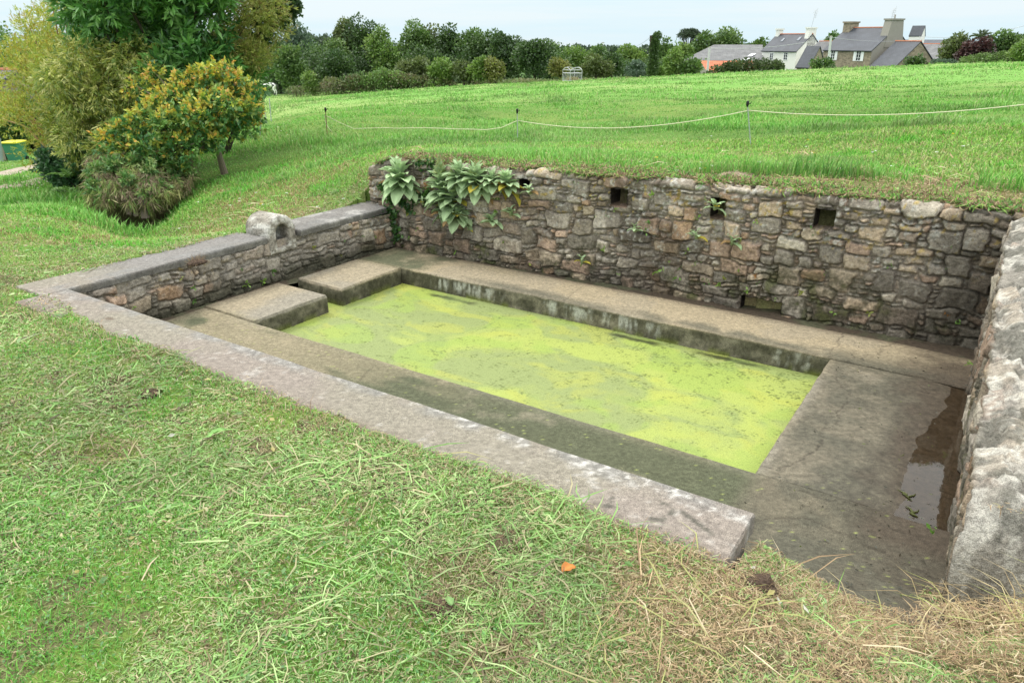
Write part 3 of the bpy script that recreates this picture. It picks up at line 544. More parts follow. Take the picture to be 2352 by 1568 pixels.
    hk=fbm(x*4,y*4,318,3); z=ground(x,y)+.003+RNG.random(n)*.010+heap*hk*(.4+.6*RNG.random(n)); o=scraps('cut_grass',x,y,z,hd,ln,wd,np.where(long,RNG.uniform(0,.25,n),RNG.normal(0,.35,n)),c,M_grass); tag(o,'loose green clippings lying on the mown lawn','cut grass',kind='stuff')
    x,y,r=polar(700000,1.1,10.5,-70,64,.55); hm=haymask(x,y); k=(~inpit(x,y,-.0)|((toUV(x,y)[0]>5.16)&(RNG.random(len(x))<.12+.75*ss(5.16,5.36,toUV(x,y)[0]+.25*(fbm(x*3,y*3,345,3)-.5)))))&(RNG.random(len(x))<hm*.8+.05); x,y,r=x[k],y[k],r[k]; n=len(x); u,v=toUV(x,y); hp=fbm(x*2.3,y*2.3,325,4)
    c=cpal(n,HP,[3,2.4,1.4,1.8,1.2],.22)*(.75+.5*fbm(x*1.3,y*1.3,328,3))[:,None]; hd=RNG.uniform(0,6.3,n); long=RNG.random(n)<.008; c=np.where((long&(RNG.random(n)<.45))[:,None],np.array((.36,.37,.14)),c)
    ln=np.where(long,RNG.uniform(.10,.32,n),RNG.uniform(.006,.05,n)); wd=(.0015*(r/2.)**.8+.0010)*np.where(long,1.7,RNG.uniform(.6,1.2,n))
    onw=(u>5.1)&(v>-.62)&(u<5.45); z=np.where(onw,.475+.175*ss(-.6,2.8,v)+.33*(v+.68)/3.48+.02,ground(x,y))+.003+RNG.random(n)*(.012+.05*ss(.5,.72,hp)*(~onw))
    Ph=at(2400,1370,.5); mound=ss(.55,.1,np.hypot(x-Ph[0],y-Ph[1]))*.20; z=z+mound*RNG.random(n)
    o=scraps('hay',x,y,z,hd,ln,wd,np.where(long,RNG.uniform(0,.3,n),RNG.normal(0,.4,n)),c,M_hay); tag(o,'dry straw coloured hay scattered in the near right corner and along the walls','hay',kind='stuff')
    # longer uncut stems left standing along the kerb and beside the entrance
    U=RNG.uniform(-1.1,5.5,2600); Vv=-1.40-np.abs(RNG.normal(0,.06,2600)); Vv=np.where(U>4.4,-1.08-np.abs(RNG.normal(0,.12,2600)),Vv); P=W(U,Vv); x,y=P[:,0],P[:,1]; n=len(x); f=RNG.random(n)<.5+.4*ss(3.5,4.4,U)
    c=np.where(f[:,None],cpal(n,HP,[1]*5),cpal(n,GP,[1]*5)*1.15); o=blades('edge_grass',x,y,ground(x,y),RNG.uniform(0,6.3,n),RNG.uniform(.02,.075,n)*np.where(RNG.random(n)<.06,2.2,1),np.full(n,.0032),RNG.uniform(.3,.9,n),c,M_grass,.7); tag(o,'ragged tufts of grass overhanging the outer edge of the kerb','grass',kind='stuff')
near_lawn()
def field():
    n=420000; x,y,r=polar(n,7.0,112,-47,52); u,v=toUV(x,y); k=((v>2.74)|(u<-1.2))&~inpit(x,y)&~inditch(x,y); k&=~((v<2.6)&(r<11)); x,y,r,v,u=x[k],y[k],r[k],v[k],u[k]; n=len(x)
    k=RNG.random(n)>ss(3.5,2.8,v)*(u>-1)*.7; x,y,r=x[k],y[k],r[k]; n=len(x)
    pa=fbm(x*.35,y*.35,331,4); pb=fbm(x*1.4,y*1.4,332,3)
    c=cpal(n,[(.125,.34,.05),(.18,.42,.07),(.10,.26,.042),(.25,.44,.10),(.34,.38,.16)],[3,3,2,1.4,.6],.18); c=c*(1.10+.30*(pa-.5))[:,None]
    c=np.where(((pb>.6)&(RNG.random(n)<.3))[:,None],c*.5+np.array((.33,.33,.16))*.5,c); c=mixc(c,c*np.array((1.08,.95,1.12)),ss(15,50,r))
    hs=.55+1.*ss(.42,.62,pa); ln=(.035+.05*RNG.random(n))*hs*(1+ss(20,90,r)*.5); ln*=1+1.1*ss(.60,.70,fbm(x*.9,y*.9,337,3)); wd=r*.0010+.0008; c=mixc(c,np.array((.33,.38,.17)),ss(.50,.66,fbm(x*.16,y*.16,338,4))*.45*RNG.random(n)); c=c*(1-.28*ss(.54,.66,fbm(x*.5,y*.22,339,3)))[:,None]; bp=(ss(.60,.68,fbm(x*1.1,y*1.1,346,4))*ss(13,9.5,r)>RNG.random(n)); c=np.where(bp[:,None],cpal(n,[(.30,.21,.12),(.22,.15,.09),(.34,.30,.14)],[1,1,1]),c); ln=np.where(bp,ln*.45,ln)
    o=blades('field_grass',x,y,ground(x,y)-.01,RNG.uniform(0,6.3,n),ln,wd,RNG.uniform(.0,.5,n),c,M_grass,.5); tag(o,'lush bright green grass of the open field behind the wall','grass',kind='stuff')
field()
exec_order=True
# ---------------------------------------------------------------- foliage
def leaves(P,D,ln,wd,col,fold=.25,rng=RNG):
    """rhombic leaves at P pointing along D"""
    n=len(P); D=D/(np.linalg.norm(D,axis=1)[:,None]+1e-9); up=rng.normal(0,1,(n,3))+np.array([0,0,.8]); S=np.cross(D,up); S/=np.linalg.norm(S,axis=1)[:,None]+1e-9; Nn=np.cross(S,D)
    ln=np.broadcast_to(ln,(n,))[:,None]; wd=np.broadcast_to(wd,(n,))[:,None]
    V=np.empty((n,4,3)); V[:,0]=P; V[:,1]=P+D*ln*.5+S*wd*.5+Nn*wd*fold*.5; V[:,2]=P+D*ln; V[:,3]=P+D*ln*.5-S*wd*.5+Nn*wd*fold*.5
    return V.reshape(-1,3),np.repeat(col,4,axis=0)
def leafmesh(name,V,C,mat,parent): n=len(V)//4; i=np.arange(n)*4; return mesh(name,V,[np.stack([i,i+1,i+2,i+3],1)],mat,C,False,parent)
def sph(n,rng): d=rng.normal(0,1,(n,3)); return d/np.linalg.norm(d,axis=1)[:,None]
def clumpset(c,r,n,rng,size=.34,flat=1.,bottom=-.8):
    """sub-clumps riding on an envelope ellipsoid"""
    d=sph(n*3,rng); d=d[d[:,2]>bottom][:n]; k=rng.uniform(.3,.68,(len(d),1)); P=np.array(c)+d*np.array(r)*k
    s=size*1.3*np.array(r).min()*rng.uniform(.55,1.0,(len(d),1)); return P,np.concatenate([s*rng.uniform(.9,1.3,(len(d),1)),s*rng.uniform(.9,1.3,(len(d),1)),s*flat],1)
def crown(CP,CR,n,ln,wd,pal,wts,rng,inner=.3,droop=0.,tipcol=None,tip=0.,spread=.16,zmin=None):
    vol=CR.prod(1)**(2/3.); k=rng.choice(len(CP),n,p=vol/vol.sum()); d=sph(n,rng)
    low=(d[:,2]<-.2)&(rng.random(n)<.4); d[low,2]*=-1
    rad=np.where(rng.random(n)<inner,rng.uniform(.2,.85,n),rng.normal(.97,spread*.5,n))
    P=CP[k]+d*CR[k]*rad[:,None]; P+=rng.normal(0,.015,(n,3))*CR[k].mean(1)[:,None]
    D=d+rng.normal(0,.65,(n,3))+np.array([0,0,-droop]); pal=np.array(pal); w=np.array(wts,float)
    base=pal[rng.choice(len(pal),len(CP),p=w/w.sum())]*(1+rng.uniform(-.14,.14,(len(CP),1))); c=base[k]*.55+pal[rng.choice(len(pal),n,p=w/w.sum())]*.45; c=c*(1+rng.uniform(-.22,.22,(n,1)))
    if tipcol is not None:
        tc=np.array(tipcol); m=(rng.random(n)<tip*ss(-.2,.6,d[:,2])*ss(.7,1.,rad)*(.3+1.4*rng.random(len(CP))[k])); c[m]=tc[rng.choice(len(tc),m.sum())]*(1+rng.uniform(-.15,.15,(m.sum(),1)))
    if zmin is not None: ok=P[:,2]>zmin; P,D,c=P[ok],D[ok],c[ok]; n=len(P)
    L_=ln*rng.uniform(.65,1.3,n); return leaves(P,D,L_,wd*rng.uniform(.7,1.2,n),c,rng=rng)
def limbs(mb,base,CP,r0,rng,k=8,fork=.35,col=None):
    base=np.array(base,float); top=CP.mean(0); hd=base+(top-base)*fork*np.array([.6,.6,1.]); mb.tube([base-np.array([0,0,.3]),base+(hd-base)*.5+rng.normal(0,.02,3)*np.linalg.norm(hd-base),hd],[r0*1.25,r0,r0*.8],8)
    for i in rng.choice(len(CP),min(k,len(CP)),replace=False):
        q=CP[i]; m=hd+(q-hd)*.5+rng.normal(0,.06,3)*np.linalg.norm(q-hd); mb.tube([hd-(hd-base)*.08,m,q],[r0*.6,r0*.32,r0*.08],6)
def mpp(Y): return Y/(F*1.09)
DG=[(.055,.105,.028),(.075,.135,.032),(.04,.085,.025),(.095,.165,.038)]; MG=[(.085,.165,.035),(.12,.21,.045),(.06,.125,.03),(.15,.235,.05)]; LG=[(.13,.235,.04),(.18,.29,.055),(.10,.18,.035),(.22,.31,.07)]
OL=[(.12,.16,.045),(.16,.20,.06),(.09,.125,.035)]; BG=[(.10,.16,.095),(.13,.195,.12),(.08,.13,.08)]; PU=[(.075,.03,.03),(.10,.04,.04),(.05,.025,.025)]; YO=[(.20,.22,.05),(.26,.26,.07),(.15,.17,.04)]
def bgtree(name,x0,x1,y0,y1,Y,pal,label,cat='tree',group=None,dens=1.,nclump=None,leaf=None,open_=False,seed=0,bottom=-.9,trunkpx=None,crownfrac=1.,flat=1.,size=.34,needle=False):
    """tree or bush seen between columns x0..x1, crown top on row y0 and foot about row y1, standing Y metres off"""
    rng=np.random.default_rng(1000+seed+int(x0)); m=mpp(Y); xc=(x0+x1)/2; top=wp(xc,y0,Y); gz=g1(top[0],Y); bot=min(wp(xc,y1,Y)[2],top[2]-.5,gz+.3); rx=(x1-x0)/2*m*(1.16 if Y>106 and name=='tree' else 1.06); cb=top[2]-(top[2]-bot)*crownfrac; rz=(top[2]-cb)/2; cz=(top[2]+cb)/2
    t=thing(name,(top[0],Y,gz)); nc=nclump or int(22+12*rng.random()); ry=min(rx,max(rz,rx*.7)); CP,CR=clumpset((top[0],Y,cz),(rx,ry,rz),nc,rng,size,flat,bottom)
    if rz>rx*1.3 or rx>rz*1.3: CR*=1.1
    hi=(CP[:,2]+CR[:,2]*.95).max(); lo_=(CP[:,2]-CR[:,2]*.8).min(); CP[:,2]=bot+(CP[:,2]-lo_)*(top[2]-bot)/(hi-lo_); CR[:,2]*=(top[2]-bot)/(hi-lo_)
    ex=np.abs(CP[:,0]-top[0]).max()+CR[:,0].mean()*.8; CP[:,0]=top[0]+(CP[:,0]-top[0])*rx/ex; CR[:,0]*=max(1,rx/ex)
    lf=leaf or max(.16,Y*.0031); area=4*math.pi*((rx*rz+rx*ry+ry*rz)/3); n=int(min(16000,max(800,area/(lf*lf*.34)*2.1*dens)))
    Vl,Cl=crown(CP,CR,n,lf*(1.5 if needle else 1.15),lf*(.5 if needle else .8),pal,[1]*len(pal),rng,inner=.25)
    leafmesh('crown',Vl,Cl,M_leaf,t); mb=MB(); limbs(mb,(top[0],Y,gz),CP,max(.06,rx*.07),rng,6); mb.build('trunk',M_barkd,t)
    tag(t,label,cat,group); return t
T='trees and hedges along the far side of the field'
BT=[('tree',625,704,44,128,150,BG,'feathery grey green tree standing behind the left edge of the hedge line','tree'),
('bush',603,664,98,194,112,DG,'dark bush half hidden behind the yellow oak sapling','bush'),
('bush',622,702,107,199,108,MG,'broad mid green bush behind the grazing horse','bush'),
('bush',712,813,118,198,104,DG,'round very dark bush between the horse and the bramble bank','bush'),
('bush',694,732,165,196,102,LG,'small light green bush beside the round dark bush','bush'),
('tree',738,800,88,165,118,MG,'mid green tree behind the round dark bush','tree'),
('tree',764,812,44,165,122,OL,'slim tall olive green tree left of the tallest one','tree'),
('tree',802,866,37,168,120,DG,'tallest dark tree of the far hedge line','tree'),
('tree',843,910,62,168,114,LG,'bright green rounded tree to the right of the tallest dark tree','tree'),
('tree',900,944,100,160,120,MG,'low tree filling the gap in the middle of the hedge line','tree'),
('tree',918,990,47,150,122,MG,'tall tree that starts the second tree group right of the sky gap','tree'),
('tree',968,1022,58,150,124,OL,'olive green tree beside the tall one of the second group','tree'),
('tree',1006,1068,57,150,120,DG,'dark dome shaped tree in the middle of the second group','tree'),
('tree',1052,1106,67,155,118,MG,'mid green tree behind the pale hawthorn row','tree'),
('tree',1088,1154,70,160,116,DG,'dark oak right of the middle of the second group','tree'),
('tree',1124,1194,78,172,113,DG,'last dark tree of the second group sloping down to the right','tree'),
('hawthorn_bush',908,990,131,192,103,OL,'left hawthorn of the pale bushy row','bush'),
('hawthorn_bush',984,1046,134,190,101,LG,'second hawthorn of the pale bushy row','bush'),
('hawthorn_bush',1036,1094,139,187,100,OL,'third hawthorn of the pale bushy row','bush'),
('hawthorn_bush',1078,1128,131,183,99,LG,'fourth hawthorn of the pale bushy row','bush'),
('hawthorn_bush',1112,1162,133,182,98,YO,'yellowish hawthorn ending the pale bushy row on the right','bush'),
('tree',1186,1272,92,178,108,DG,'wide dark tree left of the hay feeder','tree'),
('tree',1232,1296,97,150,130,MG,'mid green tree behind the wide dark tree','tree'),
('bush',1264,1310,134,180,102,YO,'yellowish bush just left of the hay feeder','bush'),
('tree',1292,1362,108,172,120,LG,'light green tree behind the hay feeder','tree'),
('bush',1330,1410,127,182,104,OL,'large round olive bush right behind the hay feeder','bush'),
('tree',1342,1400,106,160,128,MG,'mid green tree above the round olive bush','tree'),
('bush',1384,1430,122,178,107,DG,'dark bush right of the round olive bush','bush'),
('tree',1418,1490,104,174,125,LG,'pale green tree left of the ivy column','tree'),
('bush',1440,1486,138,172,112,BG,'grey green bush at the foot of the pale tree','bush'),
('tree',1508,1552,86,150,135,MG,'thin crowned tree right of the ivy column','tree'),
('tree',1534,1588,96,160,138,LG,'light green tree under the umbrella pine','tree'),
('tree',1588,1640,74,140,140,MG,'green tree between the umbrella pine and the barn','tree'),
('tree',1632,1712,65,125,142,MG,'wide spreading tree rising behind the barn ridge','tree'),
('tree',1716,1768,88,125,150,MG,'low tree showing between barn and white house','tree'),
('bush',1530,1572,110,184,97,LG,'upright leafy bush left of the barn','bush'),
('bush',1567,1612,129,182,96,MG,'second upright bush in front of the barn corner','bush'),
('tree',1894,1936,74,120,150,MG,'small tree between the two house roofs','tree'),
('bush',1862,1915,134,170,97,MG,'bush in front of the stone house left corner','bush'),
('bush',2172,2228,76,145,98,OL,'loose olive shrub left of the purple shrub','bush'),
('purple_shrub',2208,2288,87,143,95,PU,'dark purple leaved shrub near the right edge','shrub'),
('tree',2278,2360,72,140,96,MG,'green tree at the right edge of the view','tree'),
('bush',2330,2440,84,150,90,LG,'leafy bush cut by the right edge of the view','bush'),
('bush',2080,2126,128,160,96,DG,'low ivy bush against the stone gable','bush')]
for k,(nm,a,b,c_,d_,Y,pl,lb,ct) in enumerate(BT): bgtree(nm,a,b,c_,d_,Y,pl,lb,ct,T if nm!='purple_shrub' else None,seed=k*7)
def hedge(name,pts,pal,label,cat='hedge',lf=.3,n=3000,seed=0,group=None,mat=M_leaf):
    rng=np.random.default_rng(seed+500); t=None; CPs=[];CRs=[]
    for (x,y0,y1,Y,wpx) in pts:
        p=wp(x,y0,Y); gz=min(g1(p[0],Y),wp(x,y1,Y)[2]); m=mpp(Y); h=p[2]-gz
        if t is None: t=thing(name,(p[0],Y,gz))
        for q in range(4): CPs.append((p[0]+rng.uniform(-.5,.5)*wpx*m,Y+rng.uniform(-.5,.5)*wpx*m*.6,gz+h*rng.uniform(.3,.66))); CRs.append((wpx*m*.42,wpx*m*.42,h*.36))
    Vl,Cl=crown(np.array(CPs),np.array(CRs),n,lf,lf*.7,pal,[1]*len(pal),rng); leafmesh('foliage',Vl,Cl,mat,t); mb=MB()
    pv=None
    for q in CPs[::3]:
        bs=(q[0],q[1],g1(q[0],q[1])-.15); mb.tube(([pv] if pv else [])+[bs,q],([.04] if pv else [])+[.05,.02],5); pv=bs
    mb.build('stems',M_barkd,t); tag(t,label,cat,group); return t
hedge('hedge',[(x,y,y+48,96,34) for x,y in ((1645,152),(1672,144),(1700,138),(1728,133),(1756,131),(1780,138),(1798,158))],[(.07,.12,.03),(.05,.09,.025),(.09,.13,.04),(.12,.13,.05)],'long dark hedge in front of barn and white house','hedge',.26,9000,1)
hedge('hedge',[(1505,153,176,105,24),(1521,152,176,105,24)],LG,'clipped bright green hedge beside the ivy column','hedge',.2,3500,2)
hedge('hedge',[(x,y,y+40,93,46) for x,y in ((2225,128),(2262,122),(2300,118),(2345,116),(2400,112))],[(.15,.24,.06),(.11,.18,.05),(.20,.27,.09)],'low mixed hedge running to the right edge of the field','hedge',.24,8000,3)
hedge('bramble_bank',[(x,y,y+36,101-.0*x,56) for x,y in ((790,172),(835,163),(880,158),(925,162),(965,172),(1010,178))],[(.13,.24,.05),(.17,.28,.06),(.10,.17,.05),(.20,.16,.09)],'sprawling bramble bank below the tall trees','brambles',.28,8000,4)
hedge('rough_verge',[(x,182-(x-1200)*.01,198,100,60) for x in range(1190,1620,44)],[(.20,.24,.09),(.26,.24,.12),(.15,.22,.06)],'strip of rough pale grass and weeds behind the hay feeder','weeds',.22,7000,5)
hedge('rough_verge',[(x,194-(x-700)*.024,212-(x-700)*.028,102,56) for x in range(690,1180,44)],[(.12,.18,.06),(.22,.16,.10),(.15,.20,.06)],'dark weedy ditch edge below the brambles and hawthorns','weeds',.22,7000,6)
hedge('shrub',[(2164,137,158,94,30),(2188,138,158,94,30)],BG,'pale grey green tussock at the top of the field','shrub',.2,2200,7)
hedge('shrub',[(1462,160,174,104,24)],BG,'low pale shrub at the foot of the ivy column','shrub',.2,900,8)
hedge('understory',[(x,110+10*math.sin(x*.05),190-(x-600)*.02,115,60) for x in range(600,1300,30)],DG,'dark continuous undergrowth filling the space below the far trees','undergrowth',.34,22000,9)
hedge('understory',[(x,134,178,122,60) for x in range(1300,1620,34)],MG,'mid green undergrowth behind the hay feeder and the ivy column','undergrowth',.34,9000,10)
hedge('understory',[(x,88+9*math.sin(x*.031)+5*math.sin(x*.11),185,129,64) for x in range(640,1290,24)],MG+DG,'band of mixed trees seen through the gaps of the far hedge line','wood',.40,20000,11)
# distant woods and fields
def farwood(pts,Y,pal,label,seed):
    rng=np.random.default_rng(seed); CPs=[];CRs=[]
    for x,y in pts:
        p=wp(x,y,Y); m=mpp(Y); gz=ground(np.array([p[0]]),np.array([Y]))[0]; h=max(p[2]-gz,2)
        for q in range(3): CPs.append((p[0]+rng.uniform(-9,9)*m,Y+rng.uniform(-8,8),p[2]-h*rng.uniform(.25,.55)*.5)); CRs.append((11*m,11*m,h*.26))
        CPs.append((p[0],Y,gz+h*.3)); CRs.append((14*m,10*m,h*.35))
    Vl,Cl=crown(np.array(CPs),np.array(CRs),len(pts)*420,Y*.0035,Y*.0028,pal,[1]*len(pal),rng); o=leafmesh('far_wood',Vl,Cl,M_leaf,None); tag(o,label,'wood',kind='stuff')
FW=[(.075,.115,.065),(.06,.095,.055),(.09,.135,.07)]
farwood([(x,y) for x,y in zip(range(700,800,14),(96,88,86,87,86,88,92,98))],330,FW,'dark distant wood on the hill seen through the hedge gap',1)
farwood([(x,112+3*math.sin(x*.07)) for x in range(1180,1700,18)],420,FW,'far treeline on the horizon behind the hay feeder',2)
farwood([(x,117+2*math.sin(x*.05)) for x in range(560,1240,22)],520,FW,'far treeline on the horizon behind the left trees',3)
farwood([(x,110+3*math.sin(x*.04)) for x in range(1720,2420,22)],420,FW,'far treeline behind the farm buildings',4)
farwood([(x,70+18*math.sin(x*.02)) for x in range(-260,260,30)],120,MG,'belt of trees behind the willow at the far left',5)
farwood([(x,100) for x in range(-2600,560,60)],300,FW,'treeline out to the left',6)
farwood([(x,100) for x in range(2400,5200,60)],300,FW,'treeline out to the right',7)
# pale stubble field on the far slope
p=wp(712,122,260); 
# ivy clad trunk
def ivy_column():
    Y=103; a=wp(1498,170,Y); b=wp(1496,74,Y); t=thing('ivy_covered_trunk',(a[0],Y,g1(a[0],Y))); rng=np.random.default_rng(5); k=np.linspace(0,1,16); m=mpp(Y)
    CP=np.stack([a[0]+(k*.10+.12*np.sin(k*7)*.3)*1.,np.full(16,Y),a[2]+(b[2]-a[2]-.4)*k],1); CP[-1,0]+=.25; r=m*(12-3.5*k)*1.; CR=np.stack([r,r,np.full(16,.42)],1)
    Vl,Cl=crown(CP,CR,5200,.2,.17,[(.05,.10,.025),(.07,.13,.03),(.09,.16,.04)],[1,1,1],rng); leafmesh('ivy',Vl,Cl,M_leaf,t); mb=MB(); mb.tube([a-np.array([0,0,.5]),(a+b)/2,b-np.array([0,0,.4])],[.3,.25,.18]); mb.build('trunk',M_barkd,t); tag(t,'tall narrow dead trunk wrapped in ivy like a column','ivy trunk')
ivy_column()
def umbrella_pine():
    Y=146; m=mpp(Y); c=wp(1580,90,Y); gz=g1(c[0],Y); t=thing('umbrella_pine',(c[0],Y,gz)); rng=np.random.default_rng(9)
    k=26; a=rng.uniform(0,6.3,k); r=np.sqrt(rng.random(k))*23*m; CP=np.stack([c[0]+r*np.cos(a),Y+r*np.sin(a),c[2]+.3+.9*(1-(r/(24*m))**2)],1); CR=np.tile([.75,.75,.42],(k,1))*rng.uniform(.8,1.2,(k,1))
    Vl,Cl=crown(CP,CR,4200,.4,.12,[(.035,.06,.03),(.05,.08,.035)],[1,1],rng); leafmesh('crown',Vl,Cl,M_leaf,t); mb=MB(); hd=np.array([c[0]+.2,Y,c[2]-2.2]); mb.tube([(c[0]+.5,Y,gz-.5),hd],[.3,.2])
    for q in CP[::2]: mb.tube([hd,(hd+q)/2+np.array([0,0,-.25]),q],[.13,.09,.04],5)
    mb.build('trunk',M_barkd,t); tag(t,'dark flat topped umbrella pine behind the barn','tree')
umbrella_pine()
def palm():
    Y=97; m=mpp(Y); c=wp(2254,88,Y); gz=g1(c[0],Y); t=thing('palm_tree',(c[0],Y,gz)); rng=np.random.default_rng(4); Vs=[];Cs=[]
    for k in range(26):
        a=rng.uniform(0,6.3); el=rng.uniform(.2,1.35); d=np.array([math.cos(a)*math.cos(el),math.sin(a)*math.cos(el),math.sin(el)]); n=22; s=np.linspace(.15,1,n)[:,None]; P=c+d*s*1.25+np.array([0,0,-.45])*s**2
        for sg in (-1,1):
            sd=np.cross(d,[0,0,1]); sd/=np.linalg.norm(sd)+1e-6; v,cc=leaves(P,np.tile(sg*sd+d*.9+np.array([0,0,.1]),(n,1)),.42,.06,np.tile((.10,.14,.06),(n,1))*rng.uniform(.8,1.2,(n,1)),rng=rng); Vs.append(v);Cs.append(cc)
    leafmesh('fronds',np.concatenate(Vs),np.concatenate(Cs),M_leaf,t); mb=MB(); mb.tube([(c[0],Y,gz-.3),c],[.22,.18]); mb.build('trunk',M_barkd,t); tag(t,'small palm with spiky fronds above the purple shrub','palm tree')
palm()

# ---------------------------------------------------------------- farm buildings
def bricky(name,pal,scale=2.2,rough=.9):
    m,t,o=newmat(name); p=N(t,'ShaderNodeBsdfPrincipled'); p.inputs['Roughness'].default_value=rough; tc=N(t,'ShaderNodeTexCoord'); mpg=N(t,'ShaderNodeMapping'); mpg.inputs['Scale'].default_value=(1,1,1.8)
    v=N(t,'ShaderNodeTexVoronoi'); v.inputs['Scale'].default_value=scale; r=N(t,'ShaderNodeValToRGB'); r.color_ramp.elements[0].color=pal[0]+(1,); r.color_ramp.elements[1].color=pal[1]+(1,)
    e=N(t,'ShaderNodeTexVoronoi',feature='DISTANCE_TO_EDGE'); e.inputs['Scale'].default_value=scale; q=N(t,'ShaderNodeMapRange'); q.inputs['From Max'].default_value=.06; mx_=N(t,'ShaderNodeMix',data_type='RGBA'); mx_.inputs[6].default_value=pal[2]+(1,)
    sp=N(t,'ShaderNodeSeparateColor')
    t.links.new(tc.outputs['Object'],mpg.inputs[0]); t.links.new(mpg.outputs[0],v.inputs['Vector']); t.links.new(mpg.outputs[0],e.inputs['Vector']); t.links.new(v.outputs['Color'],sp.inputs[0]); t.links.new(sp.outputs[0],r.inputs[0]); t.links.new(e.outputs[0],q.inputs[0]); t.links.new(q.outputs[0],mx_.inputs[0]); t.links.new(r.outputs[0],mx_.inputs[7])
    t.links.new(mx_.outputs[2],p.inputs[0]); b=N(t,'ShaderNodeBump'); b.inputs['Strength'].default_value=.5; b.inputs['Distance'].default_value=.03; t.links.new(q.outputs[0],b.inputs['Height']); t.links.new(b.outputs[0],p.inputs['Normal']); t.links.new(p.outputs[0],o.inputs[0]); return m
M_hstone=bricky('house_stone',((.20,.165,.12),(.36,.30,.22),(.30,.26,.20)),3.2)
def slates(name,c1,c2,rowh=.22,rough=.55):
    m,t,o=newmat(name); p=N(t,'ShaderNodeBsdfPrincipled'); p.inputs['Roughness'].default_value=rough; tc=N(t,'ShaderNodeTexCoord'); b=N(t,'ShaderNodeTexBrick'); b.inputs['Scale'].default_value=1; b.inputs['Brick Width'].default_value=.3; b.inputs['Row Height'].default_value=rowh; b.inputs['Mortar Size'].default_value=.012
    b.inputs['Color1'].default_value=c1+(1,); b.inputs['Color2'].default_value=c2+(1,); b.inputs['Mortar'].default_value=tuple(x*.6 for x in c1)+(1,); t.links.new(tc.outputs['UV'],b.inputs['Vector'])
    n=N(t,'ShaderNodeTexNoise'); n.inputs['Scale'].default_value=.9; n.inputs['Detail'].default_value=6; t.links.new(tc.outputs['Object'],n.inputs['Vector']); q=N(t,'ShaderNodeMapRange'); q.inputs['From Min'].default_value=.3; q.inputs['From Max'].default_value=.7; q.inputs['To Min'].default_value=.8; q.inputs['To Max'].default_value=1.25; t.links.new(n.outputs[0],q.inputs[0]); s=N(t,'ShaderNodeVectorMath',operation='SCALE'); t.links.new(b.outputs[0],s.inputs[0]); t.links.new(q.outputs[0],s.inputs['Scale']); t.links.new(s.outputs[0],p.inputs[0]); t.links.new(p.outputs[0],o.inputs[0]); return m
M_slate=slates('slate_roof',(.042,.048,.062),(.056,.063,.08)); M_tile=slates('orange_tile',(.50,.115,.05),(.60,.17,.08),.3,.8); M_fibre=slates('fibre_cement',(.14,.14,.145),(.17,.17,.17),.8,.9)
M_white=simple('white_render',(.80,.79,.74),.85,0,.05,3); M_grey=simple('grey_render',(.30,.28,.25),.9,0,.15,2); M_glass=simple('window_glass',(.03,.035,.04),.12,0,.1,4,.6); M_wht=simple('white_paint',(.82,.83,.85),.5,0,.04,5); M_ridge=simple('ridge_tile',(.42,.17,.10),.85,0,.25,6); M_sky=simple('roof_glass',(.22,.24,.27),.3,0,.1,4); M_alu=simple('aerial_metal',(.5,.5,.52),.4,.7,.1,5)
def Yz(px,py,Y): return wp(px,py,Y)[2]
